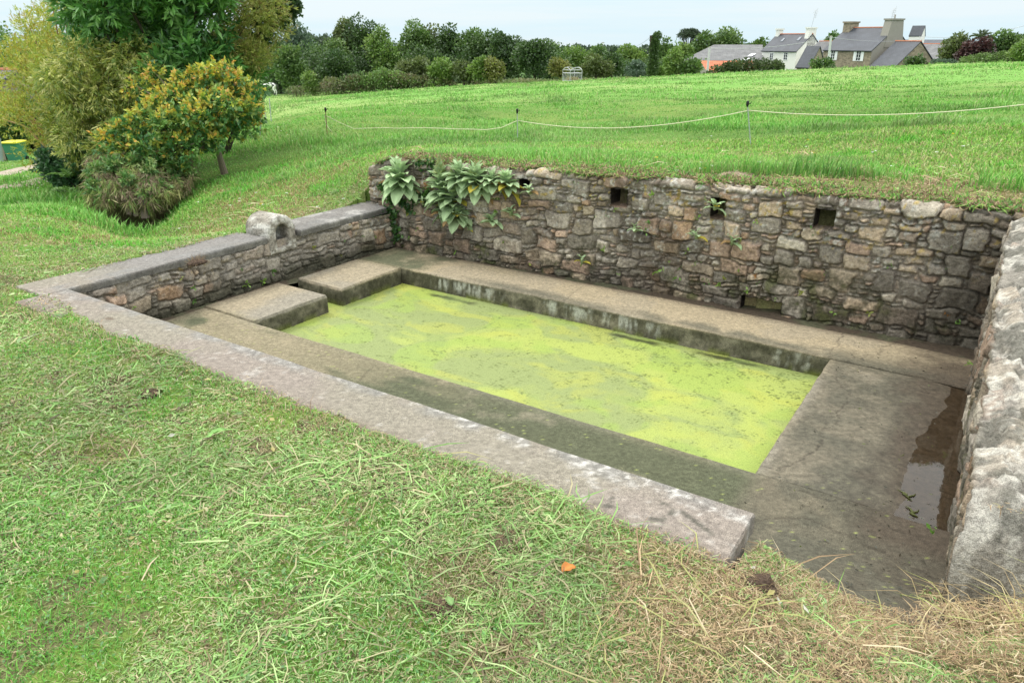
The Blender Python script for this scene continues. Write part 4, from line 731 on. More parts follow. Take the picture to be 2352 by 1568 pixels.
class House:
    def __init__(s,name,FL,FR,side,label,cat='house'):
        s.A=np.array(FL,float);s.B=np.array(FR,float);s.s=np.array(side,float); s.zg=min(g1(*s.A),g1(*s.B))-.6
        s.t=thing(name,(s.A[0],s.A[1],s.zg)); tag(s.t,label,cat); s.f=(s.B-s.A)/np.linalg.norm(s.B-s.A); s.n=-s.s/np.linalg.norm(s.s); s.L=np.linalg.norm(s.B-s.A); s.D=np.linalg.norm(s.s)
    def pt(s,a,b,z): p=s.A+s.f*a-s.n*b; return np.array([p[0],p[1],z])       # a along front, b depth behind the front
    def walls(s,ze,zr,mat,gmat=None,tg=.0):
        L,D=s.L,s.D; P=[s.pt(0,0,s.zg),s.pt(L,0,s.zg),s.pt(L,D,s.zg),s.pt(0,D,s.zg),s.pt(0,0,ze),s.pt(L,0,ze),s.pt(L,D,ze),s.pt(0,D,ze),s.pt(L,D/2,zr),s.pt(0,D/2,zr)]
        if gmat is None: mesh('wall',P,[np.array([[0,1,5,4],[2,3,7,6]]),np.array([[1,2,6,8,5],[3,0,4,9,7]])],mat,None,False,s.t)
        else:
            mesh('wall',P,[np.array([[0,1,5,4],[2,3,7,6]]),np.array([[3,0,4,9,7]])],mat,None,False,s.t); mesh('gable_wall',[P[i] for i in (1,2,6,8,5)],[np.array([[0,1,2,3,4]])],gmat,None,False,s.t)
        s.ze,s.zr=ze,zr
    def roof(s,mat,over=.15,eave=.2,th=.12,ridge=True,parent=None):
        L,D=s.L,s.D; k=(s.zr-s.ze)/(D/2); V=[];UVc=[]; sl=math.hypot(D/2+eave,(D/2+eave)*k)
        def sheet(b0,b1,z0,z1):
            a0,a1=-over,L+over; c=[s.pt(a0,b0,z0),s.pt(a1,b0,z0),s.pt(a1,b1,z1),s.pt(a0,b1,z1)]; return c
        q1=sheet(-eave,D/2,s.ze-eave*k+.06,s.zr+.06); q2=sheet(D+eave,D/2,s.ze-eave*k+.06,s.zr+.06); up=np.array([0,0,th])
        Vt=q1+q2; V=[v+up for v in Vt]+Vt; Fs=[[0,1,2,3],[5,4,7,6],[8,11,10,9],[13,14,15,12],[0,8,9,1],[4,5,13,12],[1,9,10,2],[3,11,8,0],[5,6,14,13],[7,4,12,15]]
        o=mesh('roof',V,[np.array(Fs)],mat,None,False,s.t); uvl=o.data.uv_layers.new(name='UVMap'); uvv={0:(0,0),1:(L,0),2:(L,sl),3:(0,sl),4:(0,0),5:(L,0),6:(L,sl),7:(0,sl)}
        for l in o.data.loops: uvl.data[l.index].uv=uvv[l.vertex_index%8]
        if ridge: mb=MB(); mb.tube([s.pt(-over,D/2,s.zr+.16),s.pt(L+over,D/2,s.zr+.16)],.12,6); mb.build('ridge_tiles',M_ridge,o)
        s.ro=o; return o
    def window(s,a,z0,w,h,front=True,shut=False,b=None,mat=M_wht):
        P=(lambda x,o,z:s.pt(x,-o,z)) if front else (lambda x,o,z:s.pt(s.L+o,x,z))
        def bx(x0,x1,z0_,z1_,o0,o1,mb):
            c=[P(x,o,z) for x in (x0,x1) for o in (o0,o1) for z in (z0_,z1_)]; mb.add(c,[np.array([[0,1,3,2],[4,6,7,5],[0,4,5,1],[2,3,7,6],[0,2,6,4],[1,5,7,3]])])
        m=MB(); t=.07
        bx(a,a+w,z0,z0+t,.0,.06,m);bx(a,a+w,z0+h-t,z0+h,.0,.06,m);bx(a,a+t,z0+t,z0+h-t,.0,.06,m);bx(a+w-t,a+w,z0+t,z0+h-t,.0,.06,m);bx(a+w/2-.03,a+w/2+.03,z0+t,z0+h-t,.0,.055,m)
        for q in (.36,.68): bx(a+t,a+w-t,z0+h*q-.02,z0+h*q+.02,.0,.05,m)
        f=m.build('window',mat,s.t); g=MB(); bx(a+t,a+w-t,z0+t,z0+h-t,.0,.02,g); g.build('pane',M_glass,f)
        if shut:
            for x in (a-w*.52,a+w*1.04): m=MB(); bx(x,x+w*.48,z0,z0+h,.02,.07,m); m.build('shutter',M_wht,f)
    def chimney(s,a,w,d,z0,z1,mat,taper=.0,cap=True,bb=None,flue=False):
        b=s.D/2 if bb is None else bb; m=MB(); c=[]
        for z,k in ((z0,1+taper),(z1-.18,1)):
            c+=[s.pt(a-w/2,b-d/2*k,z),s.pt(a+w/2,b-d/2*k,z),s.pt(a+w/2,b+d/2*k,z),s.pt(a-w/2,b+d/2*k,z)]
        m.add(c,[np.array([[0,1,5,4],[1,2,6,5],[2,3,7,6],[3,0,4,7],[4,5,6,7]])]); k=.12
        c=[s.pt(a+x*(w/2+k),b+y*(d/2+k),z) for z in (z1-.2,z1) for x,y in ((-1,-1),(1,-1),(1,1),(-1,1))]; m.add(c,[np.array([[0,1,5,4],[1,2,6,5],[2,3,7,6],[3,0,4,7],[4,5,6,7],[3,2,1,0]])]); o=m.build('chimney',mat,s.ro)
        if flue: m=MB(); m.tube([s.pt(a,b,z1),s.pt(a,b,z1+.5)],.1); m.build('flue',M_grey,s.t)
        return o
    def aerial(s,a,z0,z1):
        m=MB(); p=s.pt(a,s.D/2,z0); q=s.pt(a,s.D/2,z1)+np.array([.35,0,0]); m.tube([p,q],.028,5)
        for k,(zz,w) in enumerate(((.0,.5),(-.25,.7),(-.5,.6),(-.75,.5),(-1.0,.4))): m.tube([q+np.array([-w*.5,0,zz-.05]),q+np.array([w*.5,0,zz+.08])],.022,4)
        m.tube([q+np.array([.25,0,.3]),q+np.array([.05,0,-1.1])],.02,4); m.build('aerial',M_alu,s.t)
    def skylight(s,a,b,w,h,mat=M_wht):
        k=(s.zr-s.ze)/(s.D/2); z=lambda bb:s.ze+bb*k+.2; m=MB(); c=[s.pt(a,b,z(b)),s.pt(a+w,b,z(b)),s.pt(a+w,b+h,z(b+h)),s.pt(a,b+h,z(b+h))]; c=c+[p+np.array([0,0,.08]) for p in c]; m.add(c,[np.array([[0,1,5,4],[1,2,6,5],[2,3,7,6],[3,0,4,7],[4,5,6,7]])]); m.build('skylight',mat,s.ro)
# white house
h=House('white_house',(40.3,128),(43.7,122),(5.2,2.95),'white rendered house with slate roof and white chimneys left of the stone house')
h.walls(Yz(1834,119,122),Yz(1860,81,123.5),M_white); h.roof(M_slate,.1); h.chimney(.35,.6,1.0,h.zr-1.2,Yz(1795,66,129),M_white); h.chimney(h.L-.35,.7,1.5,h.zr-1.6,Yz(1872,63,123.5),M_white,.3); h.aerial(h.L-.4,Yz(1875,66,123),Yz(1878,24,123))
h.window(1.7,Yz(1785,139,125),.75,1.05); h.window(4.5,Yz(1822,139,123),.8,1.15); h.skylight(2.1,1.5,.42,.6,M_sky); h.skylight(5.1,1.7,.45,.62,M_sky)
# stone house
h=House('stone_house',(45.1,115),(48.9,108),(7.4,4.0),'tall stone house with slate roof and a large grey rendered chimney gable')
h.walls(Yz(2007,118,108),Yz(2050,66,110),M_hstone,M_grey); h.roof(M_slate,.05); h.chimney(.6,1.1,1.9,h.zr-1.4,Yz(1955,50,116.5),M_hstone); h.chimney(h.L-.5,1.15,2.4,h.zr-2.4,Yz(2066,43,110),M_grey,.6,flue=True); h.aerial(h.L-1.2,Yz(2046,70,110),Yz(2052,20,110))
h.window(1.35,Yz(1930,139,112),.75,1.25,shut=True); h.window(5.6,Yz(1980,141,109),.8,1.3,shut=True)
# stone outbuilding with gable to the camera
h=House('stone_outbuilding',(48.6,107),(50.0,103.2),(7.0,2.6),'low stone outbuilding with slate roof, its gable end towards the field','outbuilding')
h.walls(Yz(2046,157,104),Yz(2105,98,105),M_hstone); h.roof(M_slate,.1); m=MB(); c=h.pt(h.L+.5,2.2,0); m.box((c[0],c[1],h.zg+1.2),(1.6,.8,2.6),math.atan2(h.f[1],h.f[0])); m.build('lean_to',M_grey,h.t)
# small buildings between the houses
h=House('slate_lean_to',(44.0,118),(46.2,116),(5,5.2),'small white annexe with grey roof between the white house and the stone house','annexe'); h.walls(Yz(1865,122,118),Yz(1900,98,120),M_white); h.roof(M_fibre,.1); h.window(.5,Yz(1855,140,118),.9,1.1)
h=House('stone_shed',(39.7,110),(40.7,108),(2.6,1.3),'dark stone shed with a low gable in front of the annexe','shed'); h.walls(Yz(1852,152,110),Yz(1886,109,111),M_hstone); h.roof(M_slate,.1,ridge=False)
h=House('grey_roofed_barn',(60.,124),(66.,112),(8,5.),'grey roofed building with a red ridge at the right of the farm','barn'); h.walls(Yz(2130,140,112),Yz(2140,105,116),M_grey); h.roof(M_fibre,.1)
h=House('blue_roofed_house',(66.,138),(72.,133),(6,6.),'distant house with blue slate roof and white chimney behind the farm','house'); h.walls(Yz(2120,108,136),Yz(2125,94,138),M_white); h.roof(M_slate,.1,ridge=False); h.chimney(h.L,.7,1.,h.zr-1,Yz(2147,90,135),M_white)
h=House('white_gable_tower',(63.,127),(64.2,125.6),(1.1,.95),'narrow white tower with slate gable roof rising behind the stone house','tower'); h.walls(Yz(2100,84,126),Yz(2100,62,126),M_white); h.roof(M_slate,.06,.05,ridge=False)
# barn with long grey roof, and orange tiled roof in front of it
def barn():
    Y=125; zr=Yz(1640,103,Y+8); t=thing('long_barn',(wp(1660,140,Y)[0],Y,-4)); a=lambda px,py,y:wp(px,py,y)
    P=[a(1566,139,Y),a(1752,139,Y),a(1752,103,Y+9),a(1640,103,Y+9),a(1700,139,Y+18)+[0,0,0],a(1752,139,Y+18)]; P=[np.array(p,float) for p in P]; P[4][2]=P[0][2];P[5][2]=P[0][2]
    o=mesh('roof',P,[np.array([[0,1,2,3],[3,2,5,4]]),np.array([[0,3,4]])],M_fibre,None,False,t); uvl=o.data.uv_layers.new(name='UVMap')
    for l in o.data.loops: v=P[l.vertex_index]; uvl.data[l.index].uv=(v[0],v[1])
    b=[p.copy() for p in (P[0],P[1],P[5],P[4])]; g=[p*np.array([1,1,0])+np.array([0,0,-6]) for p in b]; mesh('wall',b+g,[np.array([[4,5,1,0],[5,6,2,1],[6,7,3,2],[7,4,0,3]])],M_grey,None,False,t)
    for (x0,x1,y0,y1) in ((1722,1732,126,132),(1707,1719,137,141)):
        k=lambda py:Y+9*(139-py)/36.; c=[a(x0-6,y1,k(y1)),a(x1-6,y1,k(y1)),a(x1+4,y0,k(y0)),a(x0+4,y0,k(y0))]; c=[p+np.array([0,-.1,.12]) for p in c]; c=c+[p+np.array([0,0,.08]) for p in c]; m=MB(); m.add(c,[np.array([[0,1,5,4],[1,2,6,5],[2,3,7,6],[3,0,4,7],[4,5,6,7]])]); m.build('skylight',M_wht,o)
    tag(t,'long low barn with wide grey roof and two pale skylights','barn')
    Y=104; t=thing('tiled_shed',(wp(1640,150,Y)[0],Y,-5)); P=[a(1627,169,Y),a(1730,169,Y),a(1730,140,Y+5),a(1608,140,Y+5)]; o=mesh('roof',P,[np.array([[0,1,2,3]])],M_tile,None,False,t); uvl=o.data.uv_layers.new(name='UVMap')
    for l in o.data.loops: v=P[l.vertex_index]; uvl.data[l.index].uv=(v[0],v[1]*1.2)
    P=[a(1627,169,Y),a(1608,140,Y+5),a(1592,169,Y+9)]; P2=[p*np.array([1,1,0])+np.array([0,0,-6.5]) for p in (P[0],P[2])]; b2=a(1730,169,Y); mesh('wall',P+P2+[b2,b2*np.array([1,1,0])+np.array([0,0,-6.5])],[np.array([[3,0,5,6]]),np.array([[3,4,2,1,0]])],M_grey,None,False,t); tag(t,'shed with bright orange tiled roof half hidden by the hedge','shed')
barn()
# poles, wires, lighthouse
def pole(name,x0,y0,x1,y1,Y,r,mat,label,cat='utility pole',group=None,cross=False):
    a=wp(x1,y1,Y);b=wp(x0,y0,Y); t=thing(name,a); m=MB(); m.tube([a-np.array([0,0,1.]),b],[r*1.2,r],8); m.build('post',mat,t)
    m=MB(); m.tube([b,b+np.array([0,0,.12])],[r*1.3,r*.5],8); 
    if cross: m.box(b+np.array([0,0,-.3]),(1.0,.1,.1))
    m.build('cap',M_grey,t); return tag(t,label,cat,group)
M_conp=simple('pale_concrete_pole',(.55,.55,.56),.8,0,.08,4); M_wood=simple('grey_wood',(.22,.19,.15),.9,0,.3,9)
pole('utility_pole',1630,110,1624,170,100,.14,M_conp,'pale concrete pole in front of the orange tiled roof'); pole('utility_pole',1909,85,1900,165,100,.14,M_conp,'pale concrete pole in front of the stone house left end')
pole('far_pole',704,110,704,128,200,.12,M_wood,'thin pole on the hill left of the distant wood'); pole('far_pole',715,106,715,128,205,.12,M_wood,'thin pole on the hill nearer the distant wood')
a=wp(1385,125,900); t=thing('lighthouse',a); m=MB(); b=wp(1385,97,900); d=b-a; m.tube([a-np.array([0,0,8]),a+d*.95],[2.3,1.5],10); m.build('tower',M_wht,t); m=MB(); m.tube([a+d*.95,a+d*.97,a+d*.97,a+d],[1.9,1.9,1.1,.3],8); m.build('lantern',M_grey,t); tag(t,'tiny pale lighthouse on the horizon above the round olive bush','lighthouse')
def wire(name,pts,r,mat,label,sag=.3,cat='wire',group=None,clampg=False):
    m=MB(); 
    for a,b,s in pts:
        k=np.linspace(0,1,14)[:,None]; P=np.array(a)*(1-k)+np.array(b)*k; P[:,2]-=(4*k*(1-k))[:,0]*s; P[:,2]=np.maximum(P[:,2],ground(P[:,0],P[:,1])+.17) if clampg else P[:,2]; m.tube(P,r,5)
    return tag(m.build(name,mat,None,True),label,cat,group)
wire('overhead_wire',[(wp(2110,84,118),wp(2352,60,100),.6),(wp(2352,60,100),wp(2700,20,80),.5)],.025,M_alu,'thin overhead wire running right from the white tower')
wire('overhead_wire',[(wp(1909,86,100),wp(2120,90,112),.4),(wp(1630,111,100),wp(1909,86,100),.5)],.02,M_alu,'thin overhead wires in front of the farm roofs')
wire('overhead_wire',[(wp(1496,84,103),wp(1456,108,150),.2)],.025,M_alu,'thin wire running down left from the ivy column')

# ---------------------------------------------------------------- hay feeder
def feeder():
    Y=94; a=wp(1293,190,Y); b=wp(1335,190,Y); gz=min(a[2],b[2]); c=(a+b)/2; t=thing('hay_feeder',(c[0],Y,gz)); m_=mpp(Y); wd=b[0]-a[0]; an=.5; hw=wd/2/(math.cos(an)+math.sin(an))*1.02; zz=lambda py:Yz(1314,py,Y)
    M=simple('galvanised_steel',(.50,.51,.54),.5,.3,.08,6); z0,z1,z2,z3=gz+.12,zz(184),zz(168),zz(161); zt=zz(155); r=.030
    cor=[np.array([c[0]+x*math.cos(an)-y*math.sin(an),Y+x*math.sin(an)+y*math.cos(an)]) for x,y in ((-hw,-hw),(hw,-hw),(hw,hw),(-hw,hw))]
    P=lambda q,z:np.array([q[0],q[1],z])
    for q in cor: m=MB(); m.tube([P(q,gz),P(q,z3)],r*1.1,6); m.build('post',M,t)
    for i in range(4):
        p,q=cor[i],cor[(i+1)%4]; m=MB(); m.tube([P(p,z2),P(q,z2)],r*1.3,6); m.build('rail',M,t)
        m=MB(); n=5
        for k in range(n):
            x=p+(q-p)*(k+.5)/n; dxy=(q-p)/n*.42; m.tube([P(x-dxy,z2),P(x,z1)],r*.28,5); m.tube([P(x+dxy,z2),P(x,z1)],r*.28,5)
        m.build('feed_bars',M,t)
        m=MB(); e=(p+q)/2; an2=math.atan2(q[1]-p[1],q[0]-p[0]); m.box(P(e,(z0+z1)/2),(np.linalg.norm(q-p),.04,z1-z0),an2); m.build('tray_side',M,t)
    for i in (0,1):
        for (p,q) in ((cor[0],cor[1]),(cor[3],cor[2])) if i==0 else ((cor[1],cor[2]),(cor[0],cor[3])):
            k=np.linspace(0,1,13)[:,None]; A=np.hstack([p+(q-p)*k,(z3+(zt-z3)*np.sin(k*math.pi)**.8)]); m=MB(); m.tube(A,r,6); m.build('roof_hoop',M,t)
    for i in range(4): m=MB(); m.tube([P(cor[i],z3),P(cor[(i+1)%4],z3)],r*.8,6); m.build('rail',M,t)
    rng=np.random.default_rng(3); n=900; p=np.stack([c[0]+rng.uniform(-hw,hw,n)*.8,Y+rng.uniform(-hw,hw,n)*.8,z0+rng.random(n)*.45],1); v,cc=leaves(p,rng.normal(0,1,(n,3)),.3,.03,np.tile((.35,.30,.14),(n,1)),rng=rng); o=leafmesh('hay_load',v,cc,M_hay,None); tag(o,'heap of hay inside the metal feeder','hay',kind='stuff')
    tag(t,'galvanised metal hay feeder with arched hoops standing in the field','hay feeder')
feeder()

# ---------------------------------------------------------------- field fence
M_stake=simple('grey_stake',(.36,.40,.38),.5,.2,.1,20); M_rust=simple('rusty_stake',(.20,.12,.07),.9,0,.3,30); M_blk=simple('black_insulator',(.015,.015,.016),.4,0,.1,10); M_cord=simple('cream_cord',(.72,.68,.48),.8,0,.12,60)
def stake(x0,y0,x1,y1,Y,mat,label,grp='stakes of the cord fence across the field',head=True,r=.009):
    p=wp(x1,y1,Y); b=wp(x0,y0,Y); p[2]=min(p[2],g1(p[0],p[1])); t=thing('fence_stake',p); m=MB(); m.tube([p-np.array([0,0,.1]),b-np.array([0,0,.06])],r,8); m.build('rod',mat,t)
    if head: m=MB(); q=b-np.array([0,0,.06]); m.tube([q-np.array([0,0,.03]),q,q+np.array([0,0,.03]),q+np.array([0,0,.055]),q+np.array([0,0,.062])],[.013,.021,.024,.02,.012],10); m.tube([q+np.array([.0,0,.01]),q+np.array([.045,-.01,.02]),q+np.array([.05,-.01,.045])],.006,5); m.build('insulator',M_blk,t)
    tag(t,label,'fence stake',grp); return p,b
s1=stake(747,247,752,320,16.5,M_rust,'brown rusty fence stake at the left end of the cord')
s2=stake(1188,250,1189,322,15,M_stake,'grey fence stake in the middle of the cord run')
s3=stake(1718,232,1727,334,12,M_stake,'grey fence stake on the right, nearest to the wall')
s4=stake(600,236,594,300,18.5,M_stake,'thin pale stake under the right side of the yellow oak',head=False,r=.015); s5=stake(604,236,612,268,27,M_stake,'thin leaning pale stake just right of its neighbour under the oak',head=False,r=.017); s6=stake(618,222,622,272,27,M_stake,'thin pale stake nearest the horse',head=False,r=.017)
def onst(s,y,x,Y): return wp(x,y,Y)
c1=onst(s1,266,749,16.5); c2=onst(s2,277,1189,15); c3=onst(s3,254,1720,12)
wire('electric_rope',[(c1,c2,.50),(c2,c3,.20),(c3,wp(2420,232,10.3),.12)],.0065,M_cord,'cream electric fence cord sagging between the stakes across the field',cat='cord',clampg=True)
m=MB(); k=c1; m.tube([k,k+np.array([-.03,0,.0]),k+np.array([-.03,0,-.12]),k+np.array([.02,0,-.24]),k+np.array([.10,0,-.34])],.006,5); tag(m.build('loose_rope',M_cord,None,True),'loose end of cream cord hanging on the rusty stake','cord')
# ---------------------------------------------------------------- horse
def horse():
    Y=104; p=wp(622,222,Y); gz=max(p[2],g1(p[0],Y)+.05); t=thing('horse',(p[0],Y,gz)); s=1.42
    # side view, facing left: x to the tail, z up
    J={'tail0':(.62,0,1.02),'rump':(.48,0,1.05),'back':(.1,0,1.0),'with':(-.35,0,1.08),'neck':(-.62,0,.88),'poll':(-.92,0,.52),'muz':(-1.08,0,.16),'chest':(-.42,0,.78),'belly':(.1,0,.78),
       'hipL':(.46,.14,.86),'hkL':(.40,.15,.62),'hcL':(.56,.15,.40),'hfL':(.50,.15,.04),'hipR':(.44,-.14,.86),'hkR':(.34,-.15,.62),'hcR':(.48,-.15,.40),'hfR':(.42,-.15,.04),
       'shL':(-.38,.13,.78),'elL':(-.36,.13,.56),'knL':(-.38,.13,.32),'ffL':(-.36,.13,.03),'shR':(-.38,-.13,.78),'elR':(-.40,-.13,.56),'knR':(-.46,-.13,.32),'ffR':(-.46,-.13,.03)}
    R={'tail0':.12,'rump':.27,'back':.27,'with':.22,'neck':.16,'poll':.12,'muz':.06,'chest':.24,'belly':.26}; k=list(J); Ed=[('rump','tail0'),('rump','back'),('back','with'),('with','neck'),('neck','poll'),('poll','muz'),('with','chest'),('back','belly'),
       ('rump','hipL'),('hipL','hkL'),('hkL','hcL'),('hcL','hfL'),('rump','hipR'),('hipR','hkR'),('hkR','hcR'),('hcR','hfR'),('chest','shL'),('shL','elL'),('elL','knL'),('knL','ffL'),('chest','shR'),('shR','elR'),('elR','knR'),('knR','ffR')]
    me=bpy.data.meshes.new('body'); me.from_pydata([tuple(np.array(J[a])*s) for a in k],[(k.index(a),k.index(b)) for a,b in Ed],[]); o=bpy.data.objects.new('body',me); COL.objects.link(o); o.parent=t
    md=o.modifiers.new('skin','SKIN'); 
    for i,a in enumerate(k):
        r=R.get(a,{'hip':.17,'hk':.10,'hc':.055,'hf':.045,'sh':.12,'el':.08,'kn':.055,'ff':.045}[a[:2] if a[:3]!='hip' else 'hip'] if a not in R else 0); me.skin_vertices[0].data[i].radius=(r*s*.62+.02,r*s*.62+.02)
        me.skin_vertices[0].data[i].use_root=(a=='rump')
    sb=o.modifiers.new('sub','SUBSURF'); sb.levels=2; sb.render_levels=2
    mt,tt_,oo=newmat('pied_coat'); p_=N(tt_,'ShaderNodeBsdfPrincipled'); p_.inputs['Roughness'].default_value=.7; tc_=N(tt_,'ShaderNodeTexCoord'); nn=N(tt_,'ShaderNodeTexNoise'); nn.inputs['Scale'].default_value=1.7; nn.inputs['Detail'].default_value=1; rr_=N(tt_,'ShaderNodeValToRGB'); rr_.color_ramp.elements[0].position=.56; rr_.color_ramp.elements[1].position=.60; rr_.color_ramp.elements[0].color=(.8,.79,.76,1); rr_.color_ramp.elements[1].color=(.03,.03,.035,1)
    tt_.links.new(tc_.outputs['Object'],nn.inputs['Vector']); tt_.links.new(nn.outputs[0],rr_.inputs[0]); tt_.links.new(rr_.outputs[0],p_.inputs[0]); tt_.links.new(p_.outputs[0],oo.inputs[0]); me.materials.append(mt)
    L0=np.array([p[0],Y,gz]); hair=simple('horse_hair',(.04,.035,.03),.8,0,.2,20)
    m=MB(); q=L0+np.array([.70,0,.99])*s; m.tube([q,q+np.array([.08,0,-.15]),q+np.array([.10,0,-.5]),q+np.array([.06,0,-.78])],[.04,.07,.07,.02],7); m.build('tail',hair,t,True)
    m=MB(); m.tube([L0+np.array(J[a])*s+np.array([0,0,dz]) for a,dz in (('with',.12),('neck',.15),('poll',.14))],[.05,.08,.05],6); m.build('mane',hair,t,True)
    for sg in (-1,1): m=MB(); q=L0+np.array([-.9,sg*.07,.62])*s; m.tube([q,q+np.array([.02,0,.1]),q+np.array([.0,0,.17])],[.035,.04,.005],6); m.build('ear',mt,t,True)
    tag(t,'white horse with dark patches grazing at the left end of the field','horse')
horse()

# ---------------------------------------------------------------- trees and bushes at the left
def pclumps(L,dy=.35,rng=None):
    CP=[];CR=[]
    for x,y,Y,r in L:
        m=mpp(Y)*1.02; CP.append(wp(x,y,Y)); CR.append((r*m,r*m*1.1,r*m*.85))
    return np.array(CP),np.array(CR)
def inpoly(x,y,P):
    P=np.array(P); n=len(P); ins=np.zeros(len(x),bool); j=n-1
    for i in range(n):
        c=((P[i,1]>y)!=(P[j,1]>y))&(x<(P[j,0]-P[i,0])*(y-P[i,1])/(P[j,1]-P[i,1]+1e-9)+P[i,0]); ins^=c; j=i
    return ins
def fillclumps(poly,n,Y0,Y1,r0,r1,rng):
    P=np.array(poly); x=rng.uniform(P[:,0].min(),P[:,0].max(),n*6); y=rng.uniform(P[:,1].min(),P[:,1].max(),n*6); k=inpoly(x,y,poly); x,y=x[k][:n],y[k][:n]
    return [(a,b,rng.uniform(Y0,Y1),rng.uniform(r0,r1)) for a,b in zip(x,y)]
def leafshoots(CP,CR,n,per,ln,wd,pal,rng,up=.3,out=1.,droop=0.,tipcol=None,tip=0,shell=(.55,1.1),mat=M_leaf,spread=.75,name='crown',parent=None):
    """leaves grouped in shoots: each shoot carries a fan of leaves"""
    vol=CR.prod(1)**(2/3.); k=rng.choice(len(CP),n,p=vol/vol.sum()); d=sph(n,rng); P=CP[k]+d*CR[k]*rng.uniform(shell[0],shell[1],n)[:,None]
    ax=d*out+rng.normal(0,.35,(n,3))+np.array([0,0,up-droop]); ax/=np.linalg.norm(ax,axis=1)[:,None]
    kk=np.repeat(np.arange(n),per); q=rng.random(n*per); D=ax[kk]+rng.normal(0,spread,(n*per,3)); Pl=P[kk]+ax[kk]*(q*ln*1.1)[:,None]; pal=np.array(pal)
    cb=pal[rng.integers(0,len(pal),n)]*(1+rng.uniform(-.2,.2,(n,1))); c=cb[kk]*(1+rng.uniform(-.15,.15,(n*per,1)))
    if tipcol is not None:
        tc=np.array(tipcol); zc=(P[:,2]-P[:,2].min())/np.ptp(P[:,2]); s=rng.random(n)<tip*ss(-.6,.5,d[:,2]+.5*rng.normal(0,1,n)+1.1*(zc-.55))*(.35+1.3*vnoise(P[:,0]*2.2+7,P[:,2]*2.2,5)); mk=s[kk]&(q>.25); c[mk]=tc[rng.integers(0,len(tc),mk.sum())]*(1+rng.uniform(-.2,.2,(mk.sum(),1)))
    V,C=leaves(Pl,D,ln*rng.uniform(.6,1.2,n*per),wd*rng.uniform(.7,1.2,n*per),c,rng=rng); return leafmesh(name,V,C,mat,parent)
def twigs(base,CP,CR,n,rng,r=.012,lean=0.):
    mb=MB(); base=np.array(base,float)
    for i in range(n):
        k=rng.integers(0,len(CP)); q=CP[k]+sph(1,rng)[0]*CR[k]*1.0; m=base+(q-base)*.45+np.array([0,0,.12])*np.linalg.norm(q-base); mb.tube([base+rng.normal(0,.1,3)*np.array([1,1,0]),m,q],[r*2.2,r*1.3,r*.4],5)
    return mb
